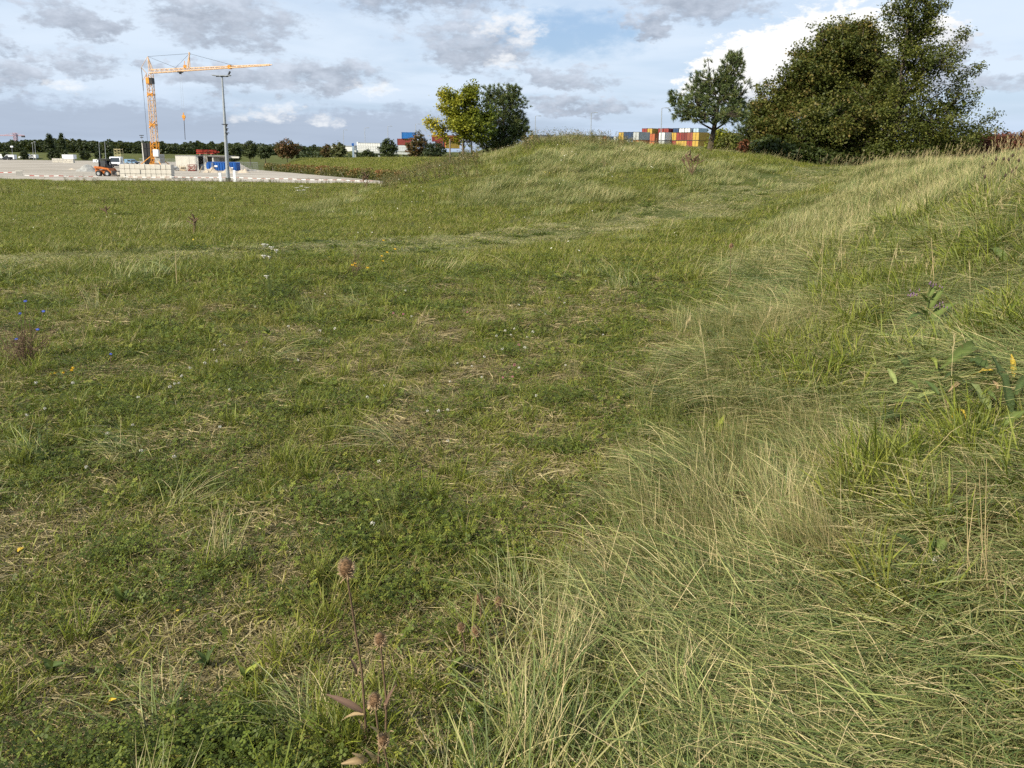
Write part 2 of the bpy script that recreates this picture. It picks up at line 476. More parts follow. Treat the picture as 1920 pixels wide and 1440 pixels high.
def build_carpark():
    m_, b = mat_base('compacted pale gravel')
    geo = b.node('ShaderNodeNewGeometry'); P = geo.outputs['Position']
    mp = b.node('ShaderNodeMapping'); b.put(mp.inputs[0], P); mp.inputs['Scale'].default_value = (0.05, 0.22, 1); mp.inputs['Rotation'].default_value = (0, 0, 0.12)
    n1 = b.noise(mp.outputs[0], 1.0, 6, 0.65, 0.6); n2 = b.noise(P, 1.2, 5, 0.7)
    c = b.mix(b.ramp(n1, 0.36, 0.62), (0.22, 0.196, 0.163), (0.37, 0.335, 0.29))
    c = b.mix(b.m('MULTIPLY', b.ramp(n2, 0.5, 0.8), 0.5), c, (0.20, 0.185, 0.165))
    p = b.node('ShaderNodeBsdfPrincipled'); b.put(p.inputs['Base Color'], c); p.inputs['Roughness'].default_value = 0.95; p.inputs['Specular IOR Level'].default_value = 0.1
    bn = b.node('ShaderNodeBump'); bn.inputs['Strength'].default_value = 0.4; bn.inputs['Distance'].default_value = 0.05
    b.put(bn.inputs['Height'], b.noise(P, 4.0, 5, 0.7)); b.put(p.inputs['Normal'], bn.outputs[0])
    o_ = b.node('ShaderNodeOutputMaterial'); b.put(o_.inputs[0], p.outputs[0])
    ys = np.concatenate([np.linspace(78.5, 96, 30), np.linspace(100, 345, 60)])
    rows = []
    for y in ys:
        right = np.interp(y, [78, 90, 92, 156, 170, 250, 345], [-9, -12.7, -13.7, -47.5, -54, -82, -114]) - 0.4 + 0.6 * (fbm(y * .3, 2.2) - .5)
        rows.append([(x, y) for x in np.linspace(-330, right, 60)])
    V = []
    for r_ in rows:
        for (x, y) in r_:
            lip = 82.4 + 1.6 * (fbm(x * 0.12, 7.7, 3) - 0.5)
            yy = max(y, lip) if y < 86 else y
            V.append((x, yy, float(carpark_z(yy)) + 0.03 + 0.03 * (fbm(x * .2, yy * .2, 2) - .5)))
    i = np.arange(len(ys) - 1)[:, None] * 60 + np.arange(59)[None, :]
    Fq = np.stack([i, i + 1, i + 61, i + 60], -1).reshape(-1, 4)
    o = mesh_np('car_park', V, Fq, m_, smooth=True)
    tag(o, 'pale gravel car park beyond the meadow, used as a building site', 'car park', kind='structure')


build_carpark()

# ================================================================== grass
PROTO = {}
def blades(n, L, W, th0, th1, spread, az=None, azs=math.pi, segs=3, tint=(0, 1), tone=None, curl=0.0, droop=0.0):
    """n grass blades as tapered strips. L, W, th0, th1 are (lo, hi) ranges; angles in degrees from vertical."""
    U = lambda ab: rng.uniform(ab[0], ab[1], n)
    l, w, a0, a1 = U(L), U(W), np.radians(U(th0)), np.radians(U(th1))
    a = rng.uniform(-math.pi, math.pi, n) if az is None else az + rng.normal(0, azs, n)
    rr = spread * np.sqrt(rng.random(n)); ra = rng.uniform(0, 2 * math.pi, n)
    p = np.stack([rr * np.cos(ra), rr * np.sin(ra), np.full(n, -0.015)], 1)
    ck = rng.normal(0, curl, n)
    tw = rng.uniform(-0.9, 0.9, n)
    pts, sides, wid = [p.copy()], [], []
    for k in range(segs):
        t = (k + 0.5) / segs
        th = a0 + (a1 - a0) * t
        aa = a + ck * t
        d = np.stack([np.sin(th) * np.cos(aa), np.sin(th) * np.sin(aa), np.cos(th)], 1)
        p = p + d * (l / segs)[:, None]
        p[:, 2] = np.maximum(p[:, 2], 0.004 + rng.random(n) * 0.012)
        pts.append(p.copy())
    V = []
    for k in range(segs + 1):
        t = k / segs
        aa = a + ck * t + math.pi / 2
        side = np.stack([np.cos(aa) * np.cos(tw), np.sin(aa) * np.cos(tw), np.sin(tw)], 1)
        ww = w * 0.5 * (1.0 - 0.25 * t if k < segs else 0.08)
        V.append(pts[k] - side * ww[:, None]); V.append(pts[k] + side * ww[:, None])
    V = np.stack(V, 1)                                                # n, 2(segs+1), 3
    m2 = 2 * (segs + 1)
    base = (np.arange(n) * m2)[:, None, None]
    fq = np.array([[2 * k, 2 * k + 1, 2 * k + 3, 2 * k + 2] for k in range(segs)])[None]
    Fq = (base + fq).reshape(-1, 4)
    t0 = rng.uniform(tint[0], tint[1], n); t1 = rng.random(n) if tone is None else rng.uniform(tone[0], tone[1], n)
    T = np.repeat(np.stack([t0, t1, np.zeros(n)], 1), m2, 0)
    return V.reshape(-1, 3), Fq, T


def discs(n, size, spread, h, tint, petals=3, tone=(0, 1), tilt=0.5, lw=0.9):
    """n small leaves made of `petals` rounded leaflets (clover, cinquefoil)."""
    V, Fq, T = [], [], []
    for i in range(n):
        r_ = spread * math.sqrt(rng.random()); q = rng.uniform(0, 6.28)
        c = np.array([r_ * math.cos(q), r_ * math.sin(q), rng.uniform(*h)])
        s_ = rng.uniform(*size); nx, ny = rng.normal(0, tilt, 2)
        t0, t1 = rng.uniform(*tint), rng.uniform(*tone); a0 = rng.uniform(0, 6.28)
        for k in range(petals):
            a = a0 + 6.283 * k / petals
            d = np.array([math.cos(a), math.sin(a), 0]); e = np.array([-math.sin(a), math.cos(a), 0]) * lw
            P_ = [c + d * s_ * .06, c + (d * .55 + e * .36) * s_, c + d * s_ * 1.0, c + (d * .55 - e * .36) * s_]
            P_ = [p + np.array([0, 0, (p - c)[0] * nx + (p - c)[1] * ny]) for p in P_]
            o = len(V); V += P_; Fq.append((o, o + 1, o + 2, o + 3)); T += [(t0, t1, 0)] * 4
    return np.array(V), np.array(Fq), np.array(T)


def join(*parts):
    V, Fq, T, o = [], [], [], 0
    for (v, f, t) in parts:
        V.append(v); Fq.append(f + o); T.append(t); o += len(v)
    return np.concatenate(V), np.concatenate(Fq), np.concatenate(T)


def protos(key, mat, makers):
    c = bpy.data.collections.new(key)
    for i, mk in enumerate(makers):
        V, Fq, T = mk()
        o = mesh_np(key, V, Fq, mat, tint=T, link=False)
        c.objects.link(o)
    PROTO[key] = (c, len(makers))


def scatter(name, key, pts, yaw, scl, label, cat, tilt=None, normal_follow=True, zscl=None):
    """One stuff object: the growth listed in pts, drawn with geometry nodes."""
    c, n = PROTO[key]
    N = len(pts)
    pts = np.asarray(pts, np.float32)
    me = bpy.data.meshes.new(name)
    me.vertices.add(N); me.vertices.foreach_set('co', pts.ravel())
    e = 0.15
    if normal_follow:
        gxx = (zfun(pts[:, 0] + e, pts[:, 1]) - zfun(pts[:, 0] - e, pts[:, 1])) / (2 * e)
        gyy = (zfun(pts[:, 0], pts[:, 1] + e) - zfun(pts[:, 0], pts[:, 1] - e)) / (2 * e)
        k = 0.9
        rx, ry = np.arctan(gyy * k), -np.arctan(gxx * k)
    else: rx = ry = np.zeros(N)
    # rotation = tilt to slope after yaw:  matrix = Rx(rx) Ry(ry) Rz(yaw) -> XYZ euler
    cx, sx, cy, sy, cz, sz = np.cos(rx), np.sin(rx), np.cos(ry), np.sin(ry), np.cos(yaw), np.sin(yaw)
    m00, m01, m02 = cy * cz, -cy * sz, sy
    m10, m20 = sx * sy * cz + cx * sz, -cx * sy * cz + sx * sz
    m21, m22 = cx * sy * sz + sx * cz, cx * cy
    eul = np.stack([np.arctan2(m21, m22), np.arcsin(np.clip(-m20, -1, 1)), np.arctan2(m10, m00)], 1).astype(np.float32)
    s_ = np.repeat(np.asarray(scl, np.float32)[:, None], 3, 1)
    if zscl is not None: s_[:, 2] *= zscl
    for nm, arr in (('rot', eul), ('scl', s_)):
        a = me.attributes.new(nm, 'FLOAT_VECTOR', 'POINT'); a.data.foreach_set('vector', np.ascontiguousarray(arr, np.float32).ravel())
    a = me.attributes.new('pick', 'INT', 'POINT'); a.data.foreach_set('value', rng.integers(0, n, N).astype(np.int32))
    me.update()
    o = bpy.data.objects.new(name, me); COL.objects.link(o)
    ng = bpy.data.node_groups.new(name, 'GeometryNodeTree')
    ng.interface.new_socket('Geometry', in_out='INPUT', socket_type='NodeSocketGeometry')
    ng.interface.new_socket('Geometry', in_out='OUTPUT', socket_type='NodeSocketGeometry')
    nd = ng.nodes; gi, go = nd.new('NodeGroupInput'), nd.new('NodeGroupOutput')
    ci = nd.new('GeometryNodeCollectionInfo'); ci.inputs['Collection'].default_value = c
    ci.inputs['Separate Children'].default_value = True; ci.inputs['Reset Children'].default_value = True
    ip = nd.new('GeometryNodeInstanceOnPoints'); ip.inputs['Pick Instance'].default_value = True
    def attr(nm, tp):
        q = nd.new('GeometryNodeInputNamedAttribute'); q.data_type = tp; q.inputs['Name'].default_value = nm
        return q.outputs['Attribute']
    er = nd.new('FunctionNodeEulerToRotation')
    L = ng.links.new
    L(attr('rot', 'FLOAT_VECTOR'), er.inputs[0])
    L(gi.outputs[0], ip.inputs['Points']); L(ci.outputs[0], ip.inputs['Instance'])
    L(er.outputs[0], ip.inputs['Rotation']); L(attr('scl', 'FLOAT_VECTOR'), ip.inputs['Scale']); L(attr('pick', 'INT'), ip.inputs['Instance Index'])
    L(ip.outputs[0], go.inputs[0])
    md = o.modifiers.new('growth', 'NODES'); md.node_group = ng
    tag(o, label, cat, kind='stuff')
    return o


GREENS = [(0.0, (0.078, 0.105, 0.012)), (0.35, (0.168, 0.194, 0.022)), (0.62, (0.262, 0.248, 0.043)), (0.82, (0.27, 0.225, 0.095)), (1.0, (0.36, 0.29, 0.15))]
LONGG = [(0.0, (0.085, 0.128, 0.036)), (0.35, (0.180, 0.215, 0.066)), (0.6, (0.31, 0.30, 0.108)), (0.8, (0.47, 0.405, 0.195)), (1.0, (0.54, 0.43, 0.23))]
M_MEADOW = mat_leaf('meadow grass blades', GREENS, trans=0.32, patch=0.26, pscale=0.7, tone=0.35, rough=0.5, dry=((0.22, 0.165, 0.06), 0.30, 0.55, 0.76, 0.35))
M_LONG = mat_leaf('long grass blades', LONGG, trans=0.30, patch=0.26, pscale=0.5, tone=0.3, rough=0.45, spec=0.3)
M_HERB = mat_leaf('meadow herbs', [(0.0, (0.045, 0.064, 0.011)), (0.5, (0.098, 0.130, 0.017)), (0.85, (0.19, 0.20, 0.032)), (1.0, (0.23, 0.19, 0.04))], trans=0.28, patch=0.15, pscale=0.9, tone=0.3)
M_LITTER = mat_leaf('dead grass litter', [(0.0, (0.12, 0.090, 0.040)), (0.5, (0.24, 0.19, 0.085)), (1.0, (0.41, 0.335, 0.18))], trans=0.15, patch=0.1, tone=0.4)
M_STALK = mat_leaf('dry grass stalks', [(0.0, (0.16, 0.12, 0.06)), (0.5, (0.32, 0.25, 0.12)), (1.0, (0.46, 0.38, 0.21))], trans=0.2, patch=0.1, tone=0.3)

protos('meadow_tuft', M_MEADOW, [lambda i=i: join(
    blades(40, (.035, .10), (.0026, .0050), (8, 55), (40, 100), .08, tint=(0.05, 0.55), curl=.5),
    blades(12, (.05, .13), (.0022, .0036), (25, 75), (65, 102), .10, tint=(0.6, 1.0), curl=.4)) for i in range(8)])
protos('meadow_tall_tuft', M_MEADOW, [lambda i=i: join(
    blades(34, (.11, .22), (.003, .0055), (3, 28), (25, 80), .045, tint=(0.05, 0.45), curl=.3, segs=4),
    blades(9, (.12, .24), (.002, .0032), (10, 40), (40, 90), .06, tint=(0.65, 1.0), curl=.3, segs=4)) for i in range(6)])
protos('clover_patch', M_HERB, [lambda i=i: join(
    discs(60, (.007, .013), .11, (.02, .075), (0.1, 0.7), 3, tilt=.45),
    blades(10, (.05, .11), (.002, .004), (10, 40), (40, 80), .1, tint=(0.2, 0.7))) for i in range(6)])
protos('low_herb', M_HERB, [lambda i=i: join(
    blades(90, (.02, .08), (.004, .008), (5, 60), (40, 110), .075, tint=(0.0, 0.55), segs=2, curl=.6),
    discs(12, (.010, .018), .09, (.02, .07), (0.2, 0.9), 5, tilt=.6, lw=.75)) for i in range(6)])
protos('dead_litter', M_LITTER, [lambda i=i: blades(46, (.05, .17), (.0016, .004), (60, 88), (85, 100), .12, tint=(0, 1), curl=.8) for i in range(5)])
protos('long_tuft', M_LONG, [lambda i=i: join(
    blades(44, (.17, .40), (.0020, .0040), (15, 60), (75, 112), .10, az=0, azs=.62, tint=(0.0, 0.62), curl=.35, segs=5),
    blades(28, (.18, .42), (.0016, .0028), (25, 75), (80, 108), .12, az=0, azs=.8, tint=(0.62, 1.0), curl=.45, segs=5)) for i in range(10)])
protos('upright_tuft', M_LONG, [lambda i=i: join(
    blades(28, (.16, .36), (.0022, .0038), (2, 26), (18, 70), .06, az=0, azs=.9, tint=(0.1, 0.65), curl=.3, segs=4),
    blades(22, (.20, .42), (.0016, .0028), (4, 30), (16, 60), .08, az=0, azs=.9, tint=(0.62, 1.0), curl=.3, segs=4)) for i in range(7)])
protos('far_turf', M_MEADOW, [lambda i=i: join(
    blades(130, (.06, .17), (.006, .011), (5, 50), (35, 95), .42, tint=(0.02, 0.55), segs=2, curl=.3),
    blades(34, (.08, .22), (.004, .008), (15, 60), (40, 95), .42, tint=(0.6, 1.0), segs=2, curl=.3)) for i in range(7)])
protos('mown_turf', M_LONG, [lambda i=i: join(
    blades(110, (.05, .13), (.005, .009), (30, 75), (60, 100), .42, tint=(0.38, 0.74), segs=2, curl=.3),
    blades(70, (.06, .16), (.004, .008), (40, 85), (70, 100), .42, tint=(0.66, .95), segs=2, curl=.3)) for i in range(5)])
protos('far_long', M_LONG, [lambda i=i: join(
    blades(100, (.16, .36), (.005, .009), (8, 45), (40, 98), .36, az=0, azs=.8, tint=(0.05, 0.6), segs=3, curl=.3),
    blades(36, (.22, .46), (.003, .006), (8, 40), (30, 85), .36, az=0, azs=.8, tint=(0.6, .95), segs=3, curl=.3)) for i in range(7)])
def culm():
    a = blades(1, (.55, .85), (.003, .004), (6, 16), (26, 48), .01, az=0, azs=.25, tint=(.3, .9), segs=5)
    top = a[0][-2]
    b_ = blades(18, (.03, .07), (.002, .0038), (8, 30), (20, 50), .008, az=0, azs=.7, tint=(.4, 1.0), segs=2)
    v = b_[0].copy(); v += top - np.array([0.03, 0, .05]); sh = rng.uniform(-.09, .03, len(v) // 6).repeat(6); v[:, 2] += sh; v[:, 0] += sh * .5
    return join(a, (v, b_[1], b_[2]))
protos('seed_culm', M_STALK, [lambda: culm() for i in range(8)])


TRACK = np.array([(-30, 4), (-9.1, 12.8), (-5.9, 14.6), (-2.85, 16.3), (-.2, 20.4), (3.9, 25.3), (8.1, 28.7), (11.8, 32), (16, 38), (19, 46)])
def track_d(x, y):
    """Distance from the mown track."""
    d = np.full(np.shape(x), 1e9)
    for a, e in zip(TRACK[:-1], TRACK[1:]):
        v = e - a; t = np.clip(((x - a[0]) * v[0] + (y - a[1]) * v[1]) / (v @ v), 0, 1)
        d = np.minimum(d, np.hypot(x - a[0] - v[0] * t, y - a[1] - v[1] * t))
    return d
def long_s(x, y): return bank_s(x, y) - np.interp(y, [9, 12.6, 22, 27, 30, 40], [0, .3, 1.1, 2.3, 3.3, 4.2])


def sector(n, r0, r1, dens_pow, a0=-50, a1=50):
    """n ground points in a fan in front of the place one stands; density falls as r**-dens_pow."""
    u = rng.random(n); p = 2 - dens_pow
    r_ = (r0 ** p + u * (r1 ** p - r0 ** p)) ** (1 / p) if abs(p) > 1e-6 else r0 * (r1 / r0) ** u
    a = np.radians(rng.uniform(a0, a1, n))
    x, y = r_ * np.sin(a), r_ * np.cos(a)
    return x, y, r_


TRAIL = np.array([(-1.2, 2.2), (-.95, 3.4), (-.75, 4.3), (-.5, 5.6), (.15, 7.0), (1.4, 10), (3.2, 15)])
def trail_d(x, y):
    d = np.full(np.shape(x), 1e9)
    for a, e in zip(TRAIL[:-1], TRAIL[1:]):
        v = e - a; t = np.clip(((x - a[0]) * v[0] + (y - a[1]) * v[1]) / (v @ v), 0, 1)
        d = np.minimum(d, np.hypot(x - a[0] - v[0] * t, y - a[1] - v[1] * t))
    return d


def lay_dir(x, y):
    """Which way the long grass has fallen: mostly down the bank, swirling."""
    return math.radians(200) + (fbm(x * 0.55 + 3, y * 0.55, 3) - 0.5) * 7.0


def grow():
    # ---- near field, 1 to 14 m
    x, y, r_ = sector(30000, 0.75, 15.0, 1.2, -58, 58)
    N = len(x)
    s = long_s(x, y) + np.interp(y, [1.5, 2.5, 4, 5.5, 8, 10], [-.02, .10, .20, .20, .0, -.05]) + .9 * (fbm(x * 1.1, y * 1.1, 3) - .5)
    lng = rng.random(N) < sstep(-0.35, 1.0, s) * .985 + .006
    mos = fbm(x * 1.3 + 40, y * 1.3, 3); mos2 = fbm(x * 2.4 - 12, y * 2.4 + 8, 3)
    trl = sstep(.42, .12, trail_d(x, y)) + .7 * sstep(.30, .10, np.abs(trail_d(x, y) - 1.25)) * (x < 2)
    w = np.stack([np.full(N, .50),                                   # short grass
                  .60 * sstep(.50, .62, mos) + .06,                   # herbs
                  .45 * sstep(.50, .62, mos2) + .03,                  # clover
                  .70 * sstep(.50, .36, mos) + .13 + .8 * trl,        # litter
                  (.14 * sstep(.47, .36, mos2) + .02) * (1 - .8 * trl)], 1)   # taller tufts
    cw = np.cumsum(w / w.sum(1, keepdims=True), 1)
    kind = (rng.random(N)[:, None] > cw).sum(1)
    kind[lng] = 9
    P = np.stack([x, y, zfun(x, y)], 1)
    yaw = rng.uniform(-math.pi, math.pi, N)
    sc = rng.uniform(.7, 1.35, N) * (1 + sstep(5, 14, r_) * .6)
    def put(nm, key, mk, lab, cat, yw=yaw, k=1.0): scatter(nm, key, P[mk], yw[mk], sc[mk] * k, lab, cat)
    put('meadow_grass', 'meadow_tuft', kind == 0, 'short tufted green meadow grass of the level ground', 'grass')
    put('meadow_herbs', 'low_herb', kind == 1, 'dark low herbs and weeds in patches in the meadow', 'weeds', k=.85)
    put('clover_leaves', 'clover_patch', kind == 2, 'low three-leaved clover carpet in the meadow', 'clover')
    put('dead_grass_litter', 'dead_litter', kind == 3, 'brown and straw coloured dead grass lying in gaps of the meadow', 'litter', k=1.15)
    put('tall_meadow_grass', 'meadow_tall_tuft', kind == 4, 'taller dark green grass tufts between the short meadow turf', 'grass', k=.8)
    upp = sstep(1.9, .4, s) * .62 * sstep(.35, .6, fbm(x * .9, y * .9, 2)) + .03
    up = lng & (rng.random(N) < upp)
    gapm = fbm(x * 1.5 + 21, y * 1.5, 3) < .40
    lie = lng & ~up & ~(gapm & (rng.random(N) < .55))
    tus = lng & (s > 1.0) & (rng.random(N) < .10 + .22 * gapm)
    ld = lay_dir(x, y) + rng.normal(0, .42, N)
    put('bank_long_grass', 'long_tuft', lie, 'long pale green grass lying flat on the bank in swirls', 'grass', ld, .95)
    for (qx, qy, rad_) in ((1800, 735, .55), (1735, 610, .40), (1740, 1040, .25), (1812, 1185, .22)):        # the broad-leaved plants shade out the tussocks round them
        h = hit(qx, qy); near = np.hypot(x - h.x, y - h.y + .15) < rad_
        tus &= ~near; lie &= ~(near & (rng.random(N) < .5)); up &= ~near
    put('bank_tussock_grass', 'meadow_tall_tuft', tus, 'darker green tussocks standing out of the long grass on the bank', 'grass', k=1.5)
    put('straw_grass', 'upright_tuft', up, 'thin upright straw coloured grass along the foot of the bank', 'grass', ld, .72)
    xe, ye, re_ = sector(11000, 0.75, 15, 1.2, -58, 58); se = bank_s(xe, ye); k = se < .6
    Pe = np.stack([xe, ye, zfun(xe, ye)], 1)[k]
    scatter('short_turf', 'meadow_tuft', Pe, rng.uniform(-3, 3, len(Pe)), rng.uniform(.45, .85, len(Pe)) * (1 + sstep(5, 14, re_[k]) * .6), 'low fine turf filling the spaces between meadow plants', 'grass')
    # ---- middle and far field
    x, y, r_ = sector(30000, 12.5, 100.0, 0.95, -42, 44)
    s_emb, al = emb(x, y)
    ok = (y < 83.0) | ((s_emb > 1.0) & (al > -2)) | (x > -6)
    x, y, r_ = x[ok], y[ok], r_[ok]
    s = long_s(x, y) + 1.2 * (fbm(x * .6, y * .6, 3) - .5)
    td = track_d(x, y) + 1.0 * (fbm(x * .5, y * .5, 3) - .5); track = td < 1.7
    mound = (sstep(25, 33, y) > .3) & (x > -8) & (x < 16) & (td > 1.6)
    patch = fbm(x * .22 + 9, y * .22, 3)
    rr = rng.random(len(x))
    lng = ((s > .2) & (y < 60) & ~track) | (mound & (rr < sstep(.42, .62, patch) * .8) & (y < 60)) | ((s > -.8) & (y < 60) & (rr < .25) & ~track) | (rr > .985)
    P = np.stack([x, y, zfun(x, y)], 1)
    yaw = rng.uniform(-3.1, 3.1, len(x))
    sc = rng.uniform(.8, 1.35, len(x)) * (1 + sstep(25, 80, r_) * .9)
    zs = np.where(track & ~lng, .5, 1.0) * (0.35 + 1.3 * fbm(x * .35, y * .35, 3)) / (1 + sstep(25, 80, r_) * .5)
    a = ~lng & track & (rng.random(len(x)) < .8)
    scatter('mown_track_grass', 'mown_turf', P[a], yaw[a], sc[a], 'mown pale track of short grass curving across the meadow to the trees', 'grass', zscl=zs[a])
    a = ~lng & ~a
    scatter('far_meadow_grass', 'far_turf', P[a], yaw[a], sc[a], 'short green turf of the far meadow and mown track', 'grass', zscl=zs[a])
    yw = math.radians(-25) + rng.normal(0, .8, len(x))
    scatter('far_long_grass', 'far_long', P[lng], yw[lng], sc[lng] * .9, 'long straw tinted grass on the mound and the far bank', 'grass', zscl=zs[lng])
    x, y, r_ = sector(12000, 11, 84, 1.0, -40, 42); k = (rng.random(len(x)) < sstep(.46, .60, fbm(x * .5 + 70, y * .5, 3))) & (y < 80) & (bank_s(x, y) < 1.0)
    P = np.stack([x, y, zfun(x, y)], 1)[k]
    scatter('far_meadow_herbs', 'low_herb', P, rng.uniform(-3, 3, len(P)), rng.uniform(1.0, 2.6, len(P)), 'dark leafy herb clumps dotted over the far meadow', 'weeds', zscl=np.full(len(P), .7))
    # culms: tall seeding stalks on the crest of the bank and dotted elsewhere
    x, y, r_ = sector(9000, 5, 50, 0.9, -34, 50); s = bank_s(x, y)
    k = ((s > 3.0) & (rng.random(len(x)) < .75)) | ((s > .3) & (rng.random(len(x)) < .15)) | (rng.random(len(x)) < .02)
    P = np.stack([x, y, zfun(x, y)], 1)[k]
    scatter('seeding_grass_stalks', 'seed_culm', P, math.radians(5) + rng.normal(0, .45, len(P)), rng.uniform(.55, 1.05, len(P)), 'tall pale seeding grass stalks leaning over on the crest of the bank', 'grass')


grow()

# ================================================================== trees, bushes and hedges
M_BARK = mat_solid('bark', (0.085, 0.068, 0.052), 0.9, var=0.4, scale=6, bump=0.6, bscale=25, spec=0.1)
M_LINDEN = mat_leaf('broadleaf foliage dark green and bronze', [(0.0, (0.026, 0.040, 0.009)), (0.45, (0.066, 0.080, 0.015)), (0.75, (0.105, 0.104, 0.021)), (1.0, (0.150, 0.105, 0.032))], trans=0.22, patch=0.35, pscale=0.35, tone=0.2)
M_MAPLE = mat_leaf('maple foliage green', [(0.0, (0.042, 0.056, 0.012)), (0.5, (0.094, 0.108, 0.021)), (0.85, (0.155, 0.148, 0.028)), (1.0, (0.17, 0.12, 0.035))], trans=0.25, patch=0.3, pscale=0.5, tone=0.35)
M_PINE = mat_leaf('pine needles', [(0.0, (0.042, 0.066, 0.022)), (0.6, (0.100, 0.132, 0.044)), (1.0, (0.17, 0.185, 0.060))], trans=0.1, patch=0.2, pscale=0.6, tone=0.3)
M_OAK = mat_leaf('oak leaves turning yellow', [(0.0, (0.085, 0.120, 0.014)), (0.5, (0.23, 0.235, 0.02)), (0.8, (0.44, 0.36, 0.03)), (1.0, (0.48, 0.28, 0.035))], trans=0.3, patch=0.35, pscale=0.45, tone=0.25)
M_RUST = mat_leaf('rust red foliage', [(0.0, (0.050, 0.016, 0.010)), (0.5, (0.10, 0.030, 0.018)), (1.0, (0.16, 0.062, 0.030))], trans=0.2, patch=0.3, pscale=0.5, tone=0.35)
M_BROWN = mat_leaf('green and red-brown foliage', [(0.0, (0.030, 0.036, 0.012)), (0.4, (0.075, 0.070, 0.022)), (0.75, (0.135, 0.070, 0.030)), (1.0, (0.19, 0.07, 0.035))], trans=0.2, patch=0.3, pscale=0.25, tone=0.35)
M_FARG = mat_leaf('distant woodland foliage', [(0.0, (0.022, 0.034, 0.012)), (0.5, (0.050, 0.066, 0.022)), (0.85, (0.095, 0.10, 0.032)), (1.0, (0.14, 0.105, 0.038))], trans=0.18, patch=0.4, pscale=0.06, tone=0.35)
M_HEDGE = mat_leaf('hedge leaves in autumn colour', [(0.0, (0.075, 0.085, 0.022)), (0.45, (0.15, 0.125, 0.036)), (0.75, (0.20, 0.10, 0.036)), (1.0, (0.22, 0.07, 0.03))], trans=0.2, patch=0.45, pscale=0.35, tone=0.3)


def leaf_cards(C, size, outward=None, tint=None, tone=None, flat=0.35):
    """Rhombic leaves centred on C (n,3)."""
    n = len(C)
    nr = rng.normal(0, 1, (n, 3)); nr[:, 2] = np.abs(nr[:, 2]) + flat
    if outward is not None: nr += outward * 0.8
    nr /= np.linalg.norm(nr, axis=1, keepdims=True)
    u = np.cross(nr, rng.normal(0, 1, (n, 3))); u /= np.linalg.norm(u, axis=1, keepdims=True) + 1e-9
    v = np.cross(nr, u)
    s = (size * rng.uniform(.6, 1.35, n))[:, None]
    fold = nr * s * 0.12
    V = np.stack([C - u * s * .55, C - v * s * .36 + fold, C + u * s * .55, C + v * s * .36 + fold], 1).reshape(-1, 3)
    Fq = np.arange(4 * n).reshape(-1, 4)
    t = rng.random(n) if tint is None else np.clip(tint, 0, 1)
    k = rng.random(n) if tone is None else tone
    return V, Fq, np.repeat(np.stack([t, k, np.zeros(n)], 1), 4, 0)


def needle_tufts(C, D, length, per=26):
    """Pine shoots: per needles standing out round the end of each twig C that points along D."""
    n = len(C)
    D = D / (np.linalg.norm(D, axis=1, keepdims=True) + 1e-9)
    Dn = np.repeat(D, per, 0) * 0.75 + rng.normal(0, .62, (n * per, 3))
    Dn /= np.linalg.norm(Dn, axis=1, keepdims=True)
    P0 = np.repeat(C, per, 0) - np.repeat(D, per, 0) * rng.uniform(0, .16, (n * per, 1))
    s = np.cross(Dn, rng.normal(0, 1, Dn.shape)); s /= np.linalg.norm(s, axis=1, keepdims=True) + 1e-9
    L = length * rng.uniform(.7, 1.2, (n * per, 1)); w = 0.011 * rng.uniform(.8, 1.3, (n * per, 1)) * length / .15
    V = np.stack([P0 - s * w, P0 + s * w, P0 + Dn * L + s * w * .3, P0 + Dn * L - s * w * .3], 1).reshape(-1, 3)
    t = np.repeat(rng.random(n), per); k = np.repeat(rng.random(n), per) * .6 + rng.random(n * per) * .4
    return V, np.arange(4 * n * per).reshape(-1, 4), np.repeat(np.stack([t, k, 0 * t], 1), 4, 0)


